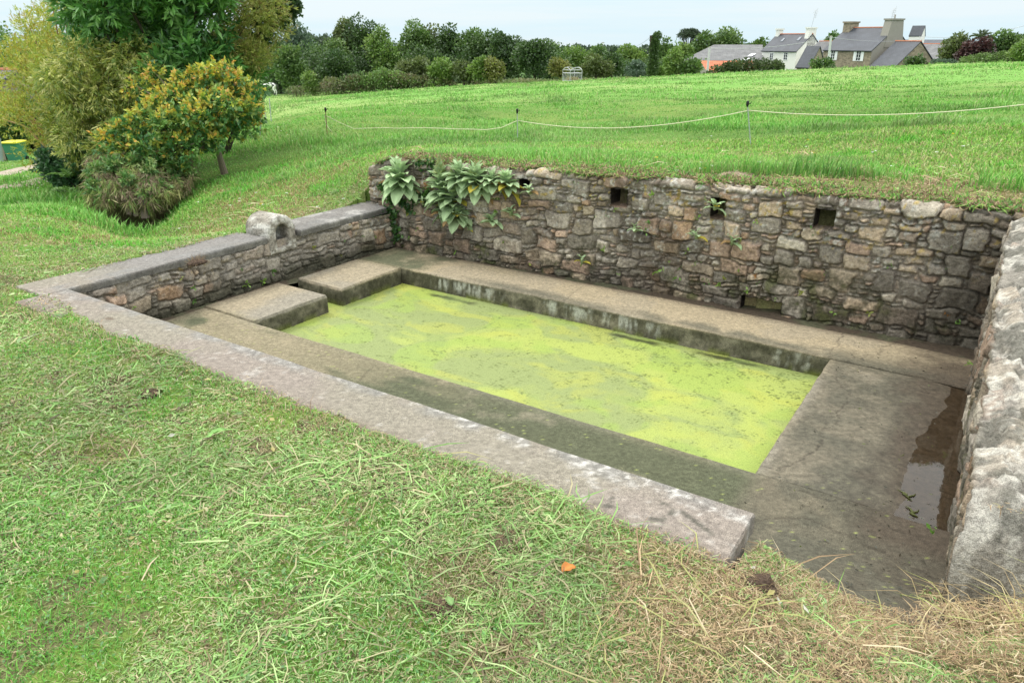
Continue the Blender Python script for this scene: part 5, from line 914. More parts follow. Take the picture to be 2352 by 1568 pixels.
def nearleft():
    rng=np.random.default_rng(77); WL=[(.36,.44,.06),(.48,.50,.07),(.28,.38,.05),(.52,.50,.11),(.42,.34,.05)]
    # big yellow willow
    poly=[(95,-90),(70,10),(52,60),(20,110),(-10,170),(-60,210),(-60,250),(20,262),(85,330),(150,420),(260,410),(330,300),(360,120),(320,-90)]
    L=fillclumps(poly,120,14.8,18.,30,52,rng); CP,CR=pclumps(L); b=wp(200,430,16.); b[2]=g1(b[0],b[1]); t=thing('willow_tree',b)
    leafshoots(CP,CR,19000,6,.075,.017,WL,rng,up=.5,shell=(.4,1.22),parent=t,spread=.45); mb=twigs(b,CP,CR,46,rng,.016); mb.build('branches',simple('yellow_willow_bark',(.26,.17,.06),.7,0,.25,20),t); tag(t,'large yellow olive willow with fine leaves at the left edge','tree')
    # willow at the back right
    poly=[(500,-90),(640,-90),(640,-20),(640,40),(625,90),(600,140),(590,185),(540,200),(500,150)]
    L=fillclumps(poly,46,14.6,17,24,40,rng); CP,CR=pclumps(L); b=wp(470,330,17.8); b[2]=g1(b[0],b[1]); t=thing('willow_tree',b)
    leafshoots(CP,CR,8000,6,.08,.018,[(.38,.42,.09),(.46,.46,.12),(.28,.34,.07),(.34,.28,.09)],rng,up=.4,shell=(.4,1.15),parent=t,spread=.45); twigs(b,CP,CR,26,rng,.014).build('branches',M_bark,t); tag(t,'yellow green willow behind the dark chestnut, right of it','tree')
    # dark lance leaved chestnut
    poly=[(165,-90),(510,-90),(520,20),(515,60),(555,110),(560,160),(530,205),(460,215),(400,200),(350,170),(310,120),(240,75),(190,55)]
    L=fillclumps(poly,60,13.9,16.0,30,50,rng); CP,CR=pclumps(L); b=wp(380,400,15.4); b[2]=g1(b[0],b[1]); t=thing('chestnut_tree',b)
    leafshoots(CP,CR,3600,9,.20,.055,[(.09,.25,.05),(.13,.32,.06),(.065,.19,.045),(.20,.40,.10)],rng,up=.25,shell=(.6,1.15),parent=t,spread=.8); limbs(mb:=MB(),b,CP,.14,rng,16); mb.build('trunk',M_barkd,t); tag(t,'dark green chestnut with long pointed leaves between the two willows','tree')
    # drooping olive yellow bush in the middle
    poly=[(130,120),(230,100),(345,125),(352,190),(330,250),(310,340),(280,390),(200,385),(130,320),(110,200)]
    L=fillclumps(poly,56,13.6,15.2,24,42,rng); CP,CR=pclumps(L); b=wp(250,440,14.6); b[2]=g1(b[0],b[1]); t=thing('bamboo_bush',b)
    leafshoots(CP,CR,8600,6,.10,.020,[(.36,.42,.07),(.50,.50,.12),(.26,.34,.06),(.17,.25,.05),(.60,.59,.22)],rng,up=0,droop=.6,shell=(.4,1.15),parent=t,spread=.4); twigs(b,CP,CR,40,rng,.009).build('stems',M_bark,t); tag(t,'drooping yellow olive bush with narrow leaves in front of the big willow','bush')
    # overhanging branch, top
    L=[(612,10,15.5,22),(640,22,15.5,20),(660,5,15.6,22),(668,30,15.5,13),(625,45,15.6,16),(648,48,15.6,12),(606,62,15.8,16),(680,8,15.5,9),(600,92,16,14)]
    CP,CR=pclumps(L); b=wp(505,330,16.6); b[2]=g1(b[0],b[1]); t=thing('alder_tree',b); leafshoots(CP,CR,330,8,.09,.06,[(.05,.10,.035),(.08,.14,.045),(.04,.08,.03)],rng,shell=(.3,1.2),parent=t); mb=MB(); h_=wp(590,120,16.2); mb.tube([b-np.array([0,0,.2]),(b+h_)/2+np.array([.1,0,0]),h_],[.07,.05,.03]); 
    for q in CP: mb.tube([h_,(h_+q)/2+np.array([0,0,.1]),q],[.03,.015,.005],5)
    mb.build('trunk',M_barkd,t); tag(t,'thin dark leaved branch tips against the sky right of the willow','tree')
    # dark undergrowth
    poly=[(95,395),(130,345),(215,325),(262,395),(250,462),(200,470),(150,445),(112,420)]
    L=fillclumps(poly,26,14.0,15.0,20,32,rng); CP,CR=pclumps(L); b=wp(180,455,14.3); b[2]=g1(b[0],b[1]); t=thing('laurel_bush',b)
    leafshoots(CP,CR,1900,7,.085,.05,[(.05,.13,.045),(.07,.18,.06),(.04,.10,.04)],rng,shell=(.5,1.1),parent=t); twigs(b,CP,CR,8,rng,.01).build('stems',M_barkd,t); tag(t,'very dark low bush at the foot of the willow beside the lane','bush')
    # yellow and orange tipped oak sapling
    L=[(480,198,13.,42),(535,205,13.2,40),(575,222,13.3,32),(430,215,12.9,42),(385,240,12.7,40),(345,255,12.6,34),(555,255,13.,40),(592,240,13.4,22),(603,215,13.5,14),(500,250,12.6,46),(440,268,12.4,46),(385,290,12.3,44),(320,285,12.4,36),(285,300,12.5,28),(252,322,12.6,24),(300,335,12.3,34),(350,345,12.2,36),(415,335,12.3,38),(465,318,12.6,34),(515,300,12.9,34),(560,292,13.2,28),(425,372,12.4,20),(345,378,12.3,24),(275,352,12.5,24),(240,335,12.7,15),(300,370,12.4,18),(380,365,12.4,26),(500,175,13.1,20),(330,205,13.3,20),(345,195,13.4,16),(585,260,13.3,16),(455,185,13.0,24),(520,180,13.1,22),(420,395,12.5,10)]
    L=[(min(x_,592-r_*.9),y_,Y_,r_) for x_,y_,Y_,r_ in L]; CP,CR=pclumps(L); b=wp(516,402,13.3); b[2]=g1(b[0],b[1]); t=thing('oak_sapling',b); CR=CR*.84; L2=[(min(588,x_+rng.uniform(-26,26)),y_+rng.uniform(-26,14),Y_-.15,rng.uniform(9,15)) for x_,y_,Y_,r_ in L for _ in range(2)]; C2,R2=pclumps(L2); CP=np.concatenate([CP,C2]); CR=np.concatenate([CR,R2])
    leafshoots(CP,CR,2700,7,.085,.046,[(.08,.22,.06),(.12,.27,.065),(.17,.32,.07),(.28,.38,.08)],rng,up=.45,shell=(.45,1.25),tipcol=[(.66,.52,.07),(.60,.56,.09),(.68,.38,.08),(.48,.54,.08),(.66,.56,.10),(.40,.50,.08)],tip=.95,parent=t,spread=.7)
    mb=MB(); h1=wp(496,325,13.1); h2=wp(492,305,13.05); mb.tube([b-np.array([0,0,.15]),b+np.array([.0,0,.02]),wp(505,362,13.2),h1,h2],[.085,.065,.048,.042,.035],10,cap=True)
    for q in CP[::2]: mb.tube([h2-np.array([0,0,.05]),(h2+q)/2+np.array([0,0,-.03]),q],[.024,.014,.004],5)
    mb.build('trunk',simple('smooth_oak_bark',(.23,.185,.135),.9,0,.35,26),t); tag(t,'small leaning oak with orange and yellow young leaves on the grassy bank','tree')
    # dead vegetation hanging over the stream bank
    n=20000; poly=[(190,360),(300,340),(430,355),(455,385),(430,425),(395,450),(352,474),(334,484),(318,462),(290,470),(262,452),(240,474),(205,462)]; P=np.array(poly); x=rng.uniform(200,445,n*2); y=rng.uniform(345,485,n*2); k=inpoly(x,y,poly); x,y=x[k][:n],y[k][:n]; n=len(x)
    kb=np.clip((475-y)/110,0,1); Yd=11.5+1.2*kb*kb-.02-.5*rng.random(n)*(fbm(x*.05,y*.05,38,3)*1.6)+np.clip((x-340)/100,0,1)*.6; r=np.array([ray(a,c_) for a,c_ in zip(x,y)]); Pp=np.array([0,0,H])+r*(Yd/r[:,1])[:,None]
    D=np.stack([rng.normal(0,.5,n),rng.normal(-.3,.4,n),-np.abs(rng.normal(.9,.6,n))],1); gcol=np.array([(.27,.29,.10),(.19,.27,.07),(.36,.33,.17),(.17,.13,.08),(.12,.21,.05),(.24,.19,.12)])
    tone=fbm(x*.03,y*.03,31,3); c=gcol[np.clip((fbm(x*.045,y*.045,37,2)*9-1.5+rng.normal(0,1.2,n)).astype(int),0,5)]*(.5+1.*tone)[:,None]; c=np.where((x>385)[:,None],c*.8+np.array((.05,.03,.02)),c); V,C=leaves(Pp,D,rng.uniform(.05,.24,n),rng.uniform(.006,.022,n),c,rng=rng)
    X,Yg=np.meshgrid(np.linspace(205,440,50),np.linspace(350,486,30),indexing='ij'); 
    tag(leafmesh('dead_vegetation',V,C,M_hay,None),'dry dead stalks and cut weeds hanging over the stream bank below the oak','dry vegetation',kind='stuff')
    # earth bank behind the stalks, with a short concrete revetment at its foot
    Pb=[];xs=np.linspace(205,418,40); 
    for xx in xs:
        yb=np.interp(xx,[205,250,300,345,400,445],[462,478,482,482,455,425]); yt=np.interp(xx,[205,250,300,345,400,445],[385,365,358,358,362,372]); row=[]
        for k in np.linspace(0,1,14):
            yy=yb+(yt-yb)*k; Yv=11.75+1.2*k*k+np.clip((xx-340)/100,0,1)*.6+(.0 if k>0 else 0); p=wp(xx,yy,Yv); row.append(p+np.array([0,0,.04*(vnoise(xx*.08,yy*.08,3)-.5)]))
        row.append(row[-1]+np.array([0,.5,-.15])); row.append(row[-1]+np.array([0,.3,-1.2])); row.insert(0,row[0]+np.array([0,.1,-.5])); Pb.append(row)
    Pb=np.array(Pb); cc=mixc((.11,.10,.05),(.17,.15,.08),fbm(Pb[...,0]*5,Pb[...,2]*5,12,4)); mesh('stream_bank',Pb.reshape(-1,3),[gridF(40,Pb.shape[1])],M_soil,cc.reshape(-1,3)); tag(bpy.data.objects['stream_bank'],kind='structure')
    rv=thing('revetment',wp(315,480,11.6)); 
    for (x0,x1,yt,yb) in ((288,300,452,478),(304,315,456,482),(322,336,450,487)):
        a=wp(x0,yb,11.15);b_=wp(x1,yb,11.15);tp=wp(x0,yt,11.15)[2]; m=MB(); m.box(((a[0]+b_[0])/2,11.2,(a[2]+tp)/2-.05),(b_[0]-a[0],.10,tp-a[2]+.1),rx=rng.uniform(-.08,.08),ry=rng.uniform(-.05,.05)); m.build('slab',simple('stained_slab',(.19,.155,.13),.9,0,.3,14),rv)
    tag(rv,'short row of stained upright slabs at the head of the stream ditch','retaining slabs')
    L=[(225,392,11.7,15),(262,378,11.9,14),(310,372,12.0,13),(345,388,11.7,12),(398,378,12.2,13),(425,392,12.3,10),(235,446,11.2,11),(372,430,11.6,11),(290,410,11.4,10),(215,430,11.3,12),(405,420,12.0,10),(330,440,11.2,8)]
    CP,CR=pclumps(L); b=wp(300,470,11.4); t=thing('weed_clump',b); leafshoots(CP,CR,620,6,.07,.03,[(.12,.26,.06),(.18,.33,.08),(.09,.20,.05),(.28,.36,.12)],rng,shell=(.2,1.2),parent=t,name='foliage'); mb=MB()
    for q in CP: mb.tube([b,(b+q)/2+np.array([0,.2,0]),q],[.006,.005,.003],5)
    mb.build('stems',M_bark,t); tag(t,'fresh green weeds growing through the dead stalks on the stream bank','weeds')
    # ferns
    for (x,y,Y,s,lb) in ((160,410,13.9,.55,'bright green fern beside the dark bush at the end of the lane'),(165,448,13.4,.5,'lower fern spreading onto the grass under the dark bush')):
        b=wp(x,y,Y); t=thing('fern',b); Vs=[];Cs=[]
        for k in range(11):
            a=rng.uniform(0,6.3); el=rng.uniform(.5,1.1); d=np.array([math.cos(a)*math.cos(el),math.sin(a)*math.cos(el),math.sin(el)]); m_=26; q=np.linspace(.1,1,m_)[:,None]; P=b+d*q*s+np.array([0,0,-.55*s])*q**2
            sd=np.cross(d,[0,0,1.]); sd/=np.linalg.norm(sd)
            for sg in (-1,1):
                v,c2=leaves(P,np.tile(sg*sd+d*.35,(m_,1)),.20*s*np.sin(np.linspace(.35,3.0,m_)),.035*s,np.tile((.14,.27,.05),(m_,1))*rng.uniform(.8,1.2,(m_,1)),rng=rng); Vs.append(v);Cs.append(c2)
        leafmesh('fronds',np.concatenate(Vs),np.concatenate(Cs),M_leaf,t); tag(t,lb,'fern')
nearleft()
# ---------------------------------------------------------------- bins and cottage corner at the far left
def bins():
    Y=33
    def wheelie(x0,x1,yt,yb,body,lid,label):
        a=wp(x0,yb,Y);b=wp(x1,yb,Y);gz=a[2]; w=(b[0]-a[0])*.92; hh=wp(x0,yt,Y)[2]-gz; c=np.array([(a[0]+b[0])/2,Y,gz]); t=thing('wheelie_bin',c); m=MB(); P=[]
        for z,k in ((.06,.78),(hh-.1,1.),(hh-.06,1.08),(hh-.02,1.08)):
            P+=[c+np.array([x*w/2*k,y*w*.55*k,z]) for x,y in ((-1,-1),(1,-1),(1,1),(-1,1))]
        F=[np.array([[4*i+j,4*i+(j+1)%4,4*i+4+(j+1)%4,4*i+4+j] for i in range(3) for j in range(4)]+[[12,13,14,15],[3,2,1,0]])]; m.add(P,F); m.build('body',body,t)
        m=MB(); P=[c+np.array([x*w/2*k,y*w*.56*k-.02,z]) for z,k in ((hh-.02,1.12),(hh+.02,1.12),(hh+.05,.85)) for x,y in ((-1,-1),(1,-1),(1,1),(-1,1))]; m.add(P,[np.array([[4*i+j,4*i+(j+1)%4,4*i+4+(j+1)%4,4*i+4+j] for i in range(2) for j in range(4)]+[[8,9,10,11],[3,2,1,0]])]); m.build('lid',lid,t)
        for sg in (-1,1): m=MB(); q=c+np.array([sg*w*.42-.0,.25,.1]); m.tube([q-np.array([.03,0,0]),q+np.array([.03,0,0])],.1,12); m.build('wheel',M_blk,t)
        m=MB(); q=c+np.array([0,w*.62,hh]); m.tube([q-np.array([w*.35,0,0]),q+np.array([w*.35,0,0])],.02,6); m.build('handle',body,t); tag(t,label,'wheelie bin')
    wheelie(24,60,326,370,simple('green_plastic',(.05,.20,.12),.5,0,.1,5),simple('yellow_plastic',(.70,.62,.03),.5,0,.05,5),'green wheelie bin with bright yellow lid at the left edge by the lane')
    wheelie(2,24,330,370,simple('beige_plastic',(.28,.24,.20),.6,0,.1,5),simple('grey_lid',(.25,.23,.21),.6,0,.1,5),'drab grey wheelie bin left of the green one')
    p=wp(3,372,31.5); t=thing('gate_post',p); m=MB(); m.tube([p-np.array([0,0,.2]),wp(-2,318,31.5)],.06,8); m.build('post',simple('blue_grey_post',(.28,.31,.35),.5,.3,.1,5),t); m=MB(); q=wp(-2,318,31.5); m.tube([q,q+np.array([0,0,.05])],[.07,.05],8); m.build('cap',M_blk,t); tag(t,'slim blue grey metal post at the far left in front of the bins','post')
    h=House('stone_cottage',(-38,40),(-26.6,37),(2.,7.6),'stone cottage end wall half hidden behind the willow at the far left','house'); h.walls(wp(0,250,38)[2],wp(0,170,40)[2],M_hstone); h.roof(M_slate,.1)
    # bushes beyond the lane closing the view
    bgtree('bush',-60,150,210,372,39,MG,'green bush behind the bins and the lane','bush',seed=3); bgtree('bush',-190,20,150,372,44,DG,'dark bush at the left edge behind the cottage','bush',seed=4)
    bgtree('tree',-60,110,95,330,46,MG,'green tree behind the willow at the far left','tree',seed=5)
bins()
# ---------------------------------------------------------------- mulleins and wall plants
def bigleaf(mbV,mbF,mbC,P,az_,el,L_,w,droop,col,rng,tw=0.):
    ns=8; s=np.linspace(0,1,ns); e=el-droop*s**1.3; dz=np.sin(e); dh=np.cos(e); st=L_/(ns-1); hx=np.concatenate([[0],np.cumsum(dh[:-1]*st)]); hz=np.concatenate([[0],np.cumsum(dz[:-1]*st)])
    wp_=w*np.sin(np.pi*np.clip(s*.93+.05,0,1)**.85)**.8; wp_[-1]=.001; ca,sa=math.cos(az_),math.sin(az_); V=[];C=[]
    for k in range(ns):
        for j,q in enumerate((-1,-.5,0,.5,1)):
            o=q*wp_[k]/2; lift=abs(q)*wp_[k]*.22+rng.normal(0,.0025); nx=-math.sin(e[k])*lift; nz=math.cos(e[k])*lift
            V.append(P+np.array([ca*(hx[k]+nx)-sa*o,sa*(hx[k]+nx)+ca*o,hz[k]+nz])); C.append(np.array(col)*(1.35 if q==0 and 0<k<7 else 1.)*(1+.12*(s[k]-.5)))
    b=len(mbV); mbV+=V; mbC+=C; i,j=np.meshgrid(np.arange(ns-1),np.arange(4),indexing='ij'); q=(i*5+j).ravel()+b; mbF.append(np.stack([q,q+1,q+6,q+5],1))
def mullein(name,px,pyb,pyt,R,n,label,spike=0.,pale=1.,yellow=.06,grp='mulleins growing out of the retaining wall',seed=0,out=.05,rosette=False):
    rng=np.random.default_rng(seed+int(px)); P0=onwall(px,pyb,.02)-np.r_[VV,0]*0; top=onwall(px,pyt,out+.06); t=thing(name,P0); Rm=R*mpp(8.)*1.22; Hh=max(.02,top[2]-P0[2]-.5*Rm*(0 if rosette else 1)); V=[];Fc=[];C=[]
    oaz=math.atan2(-VV[1],-VV[0])
    for k in range(n):
        q=k/max(1,n-1); a=k*2.39996+rng.uniform(-.3,.3); 
        da=math.atan2(math.sin(a-oaz),math.cos(a-oaz)); a=oaz+da*(.66 if q<.75 else 1)            # lower leaves turn away from the wall
        base=P0+np.array([-VV[0],-VV[1],0])*(.03+out*q)+np.array([0,0,Hh*q]); el=-.35+1.65*q+rng.uniform(-.2,.2); L_=Rm*(1.05-.45*q)*rng.uniform(.8,1.1)
        if rosette: el=.1+.9*q+rng.uniform(-.25,.25); L_=Rm*(1-.4*q)
        c=np.array((.32,.43,.235))*pale*rng.uniform(.85,1.15)+np.array((.06,.07,.05))*q
        if q<.35 and rng.random()<yellow*3: c=np.array((.45,.38,.06)) if rng.random()<.6 else np.array((.34,.22,.10))
        bigleaf(V,Fc,C,base,a,el,L_,L_*rng.uniform(.42,.55),rng.uniform(.5,1.3)*(1-.45*q),c,rng)
    mesh('foliage',V,Fc,M_mull,np.array(C),True,t)
    m=MB(); tp=P0+np.array([-VV[0],-VV[1],0])*(.03+out)+np.array([0,0,Hh]); m.tube([P0-np.r_[-VV,0]*.04,P0+np.array([-VV[0],-VV[1],0])*.04,tp],[.016,.014,.010],7); m.build('stem',simple('pale_stem',(.24,.30,.15),.8,0,.1,30),t,True)
    if spike>0:
        V=[];Fc=[];C=[]; s0=tp-np.array([0,0,.02])
        for k in range(70):
            q=k/69.; a=k*2.39996; b=s0+np.array([0,0,spike*q])+.014*(1-q)*np.array([math.cos(a),math.sin(a),0]); bigleaf(V,Fc,C,b,a,.6+.7*q,.085*(1-.72*q),.032*(1-.5*q),.3,np.array((.40,.47,.22))*rng.uniform(.85,1.15),rng)
        mesh('flower_spike',V,Fc,M_mull,np.array(C),True,t)
    tag(t,label,'mullein' if 'mullein' in name else 'plant',grp)
ML=[(930,428,362,58,26,'big pale mullein at the left end of the retaining wall top',0,1.12),
(1023,458,376,46,24,'mullein with a tall pointed spike left of the middle clump',.20,1.),
(1050,484,400,46,24,'mullein with a slim spike in front of the middle clump',.17,1.),
(1066,420,368,44,20,'mullein at the back of the clump, upright leaves above the wall top',0,.95),
(1104,432,372,48,24,'mullein with a blunt budding spike at the top of the clump',.10,1.08),
(1140,424,388,36,16,'mullein to the right of the budding one, no spike',0,1.),
(1172,434,388,36,18,'right hand mullein of the clump with yellowing lower leaves',0,1.08),
(1058,500,470,42,18,'lowest large mullein hanging below the clump',0,1.),
(1028,492,462,36,12,'drooping mullein at the lower left of the clump',0,.9)]
for k,(x,yb,yt,R,n,lb,sp,pl) in enumerate(ML): mullein('mullein',x,yb,yt,R,int(n*1.7),lb,sp,pl,seed=k*11,yellow=.12 if x in(1172,1140,1104) else .05)
SM=[(1136,512,30,11,'pale young mullein below the right side of the clump'),(1178,492,24,9,'small round leaved mullein right of the pale young one'),(1221,442,21,10,'small grey mullein beside the dark gap right of the clump'),(977,468,15,7,'tiny mullein rosette between the two big clumps'),(1081,525,13,6,'tiny mullein under the lowest large one'),
(1645,478,22,8,'mullein growing in the mouth of the middle drain hole'),(1603,545,20,6,'mullein with two upright leaves below the middle drain hole'),(1684,558,21,6,'mullein low on the wall right of the two leaved one'),(1462,529,16,6,'small brownish mullein below the left drain hole'),(1341,602,18,5,'thin mullein near the foot of the wall')]
for k,(x,y,R,n,lb) in enumerate(SM): mullein('small_mullein',x,y,y-8,R,n,lb,0,.95 if k>2 else 1.05,seed=200+k,rosette=True,grp='small mulleins scattered over the wall face',out=.02)
def ivy():
    rng=np.random.default_rng(12)
    for pts,lb,n in (([(878,425,10),(890,440,10),(905,405,10),(897,455,9),(985,380,11),(1000,392,11),(965,375,10),(985,440,9),(975,455,10),(955,455,10),(940,478,9),(925,462,8),(1010,400,8),(992,372,9)],'dark ivy around the big left mullein',620),([(888,496,11),(900,510,10),(908,528,11),(914,545,8),(892,480,9),(870,500,8),(850,505,7),(835,511,6),(905,490,8)],'ivy hanging in the corner where the low wall meets the high one',420)):
        P=[];
        b=onwall(*pts[0][:2]); t=thing('ivy',b)
        for x,y,r in pts:
            k=n//len(pts); a=rng.normal(x,r*.6,k); c=rng.normal(y,r*.6,k)
            for u_,v_ in zip(a,c):
                if x<880 and y>490: q=at(u_,v_,0); uq,vq=-.80,0; rr_=ray(u_,v_); N_=np.array([UV[0],UV[1],0]); P0=W(-.735,1.,0.); q=np.array([0,0,H])+rr_*(N_.dot(P0-np.array([0,0,H]))/N_.dot(rr_)); P.append(q)
                else: P.append(onwall(u_,v_,.03))
        P=np.array(P); D=rng.normal(0,.6,P.shape)+np.r_[-VV,-.6]; c=np.array([(.035,.10,.03),(.06,.15,.035),(.10,.22,.04)])[rng.integers(0,3,len(P))]; V,C=leaves(P,D,rng.uniform(.025,.05,len(P)),.04,c,rng=rng); leafmesh('leaves',V,C,M_leaf,t); m=MB(); m.tube([onwall(x,y,.015) for x,y,r in pts[:4]],.004,5); m.build('stem',M_barkd,t); tag(t,lb,'ivy')
ivy()
def wallweeds():
    rng=np.random.default_rng(21); P=[];D=[];c=[];ln=[];pal=np.array([(.16,.33,.05),(.24,.40,.07),(.10,.22,.04),(.34,.38,.08),(.36,.18,.06)])
    for k in range(86):
        if k<70: u=rng.uniform(-.6,4.95); z=rng.uniform(.04,.92)**1.0; v=2.46+.19*(u+.69)/5.69-.03; b=W(u,v,z); nrm=np.r_[-VV,0.]
        elif k<84: v=rng.uniform(-.9,2.4); b=W(-.755+.10*float(ss(1.,2.5,v)),v,rng.uniform(.01,.32)); nrm=np.r_[UV,0.]
        else: v=rng.uniform(-.4,2.5); b=W(4.96,v,rng.uniform(.0,.45)); nrm=np.r_[-UV,0.]
        m=rng.integers(3,12); sz=rng.uniform(.015,.045) if k<84 else rng.uniform(.03,.05); q=pal[rng.choice(5,p=[.3,.3,.15,.15,.1])]
        for _ in range(m): P.append(b+rng.normal(0,.008,3)); D.append(nrm*.6+rng.normal(0,.6,3)+np.array([0,0,.3])); c.append(q*rng.uniform(.8,1.2)); ln.append(sz*rng.uniform(.6,1.3))
    P,D,c,ln=map(np.array,(P,D,c,ln)); V,C=leaves(P,D,ln,ln*.45,c,rng=rng); tag(leafmesh('wall_weeds',V,C,M_leaf,None),'small bright weeds and seedlings rooted in the joints of the walls','weeds',kind='stuff')
    # turf, roots and earth hanging over the crest of the high wall
    n=26000; u=rng.uniform(-.9,5.15,n); v0=2.46+.19*(u+.69)/5.69; k=rng.random(n); v=v0-.015+k*.42; z=.955+.055*ss(-1,5,u)-.10*ss(-.5,-1.0,u)+.04*fbm(u*3,v*3,9,3)
    keep=fbm(u*2.6,v*2,5,3)+.28*k>.45; u,v,z=u[keep],v[keep],z[keep]; P=W(u,v,z); n=len(u); g=rng.random(n)<.30+.35*fbm(u*2,v*2,15,3); c=np.where(g[:,None],cpal(n,GP,[1]*5),cpal(n,[(.36,.26,.15),(.25,.16,.10),(.42,.34,.2),(.17,.11,.07)],[2,2,1,1.5]))
    o=scraps('crest_turf',P[:,0],P[:,1],P[:,2],rng.uniform(0,6.3,n),rng.uniform(.03,.11,n),np.full(n,.007),rng.normal(.1,.5,n),c,M_hay); tag(o,'brown and green turf with dead roots spilling over the crest of the retaining wall','turf',kind='stuff')
wallweeds()
# ---------------------------------------------------------------- small things on the ground
def clod(px,py,z,r,label,col=(.085,.06,.045),name='earth_clod',grp=None,seed=0,flat=.6):
    p=at(px,py,z); p[2]=g1(p[0],p[1]); i,j=np.meshgrid(np.linspace(0,math.pi,22),np.linspace(0,2*math.pi,33),indexing='ij'); d=np.stack([np.sin(i)*np.cos(j),np.sin(i)*np.sin(j),np.cos(i)],-1)
    k=.7+.7*fbm(d[...,0]*2+seed+5,d[...,1]*2+d[...,2]*3+5,seed,4)*(1)+.25*(fbm(d[...,0]*9+9,d[...,1]*9+d[...,2]*9,seed+1,3)-.5); P=p+d*k[...,None]*r*np.array([1,1,flat]); P[:,-1]=P[:,0]; C=np.array(col)*(.5+1.*fbm(d[...,0]*8+3,d[...,1]*8+d[...,2]*8,4,3))[...,None]
    t=thing(name,p); mesh('lump',P.reshape(-1,3),[gridF(22,33)],M_soil,C.reshape(-1,3),True,t); rng=np.random.default_rng(seed); n=160; dd=sph(n,rng); dd[:,2]=np.abs(dd[:,2]); Q=p+dd*r*.85*np.array([1,1,flat]); V,Cc=leaves(Q,dd+rng.normal(0,.7,(n,3)),rng.uniform(.02,.06,n)*r/.05,.0022,np.array([(.30,.22,.13),(.16,.11,.08)])[rng.integers(0,2,n)],rng=rng); leafmesh('roots',V,Cc,M_hay,t); tag(t,label,'clod',grp)
clod(1746,1348,.40,.055,'dark rooty clod of earth on the hay below the kerb end',seed=1)
clod(1222,352,.75,.14,'small dark heap of pulled weeds on the field edge above the wall',seed=2,flat=.35,name='weed_heap')
clod(1375,368,.85,.20,'patch of bare reddish earth on the field edge',col=(.24,.15,.10),seed=3,flat=.12,name='earth_patch',grp='bare earth patches at the field edge'); clod(1690,412,.97,.17,'pale bare earth mound right at the wall crest',col=(.30,.24,.17),seed=4,flat=.22,name='earth_patch',grp='bare earth patches at the field edge')
clod(345,905,.43,.05,'dark clod half buried in the clippings left of the kerb middle',seed=5,flat=.4); clod(1150,1252,.43,.05,'dark matted clod in the clippings near the kerb',col=(.11,.09,.055),seed=6,flat=.4); clod(1015,1395,.43,.045,'dark clod of earth in the clippings low in the middle',seed=7,flat=.35)
clod(455,615,.42,.07,'dark earthy lump on the grass beside the low wall coping',seed=8,flat=.3)
def flatleaf(px,py,z,L_,w,col,label,name='fallen_leaf',rz=0.,cat='leaf'):
    p=at(px,py,z); p[2]=g1(p[0],p[1])+.03; V=[];Fc=[];C=[]; rng=np.random.default_rng(int(px)); bigleaf(V,Fc,C,p,rz,.35,L_,w,.9,col,rng); o=mesh(name,V,Fc,M_mull,np.array(C)); tag(o,label,cat)
flatleaf(1290,1332,.43,.055,.04,(.50,.19,.05),'crumpled orange dead leaf on the hay',rz=.4); flatleaf(478,1015,.43,.10,.03,(.22,.40,.12),'long fresh green leaf lying on the clippings',rz=.9); flatleaf(1040,1405,.43,.04,.025,(.20,.33,.12),'pale green leaf beside the lower dark clod',rz=2.2)
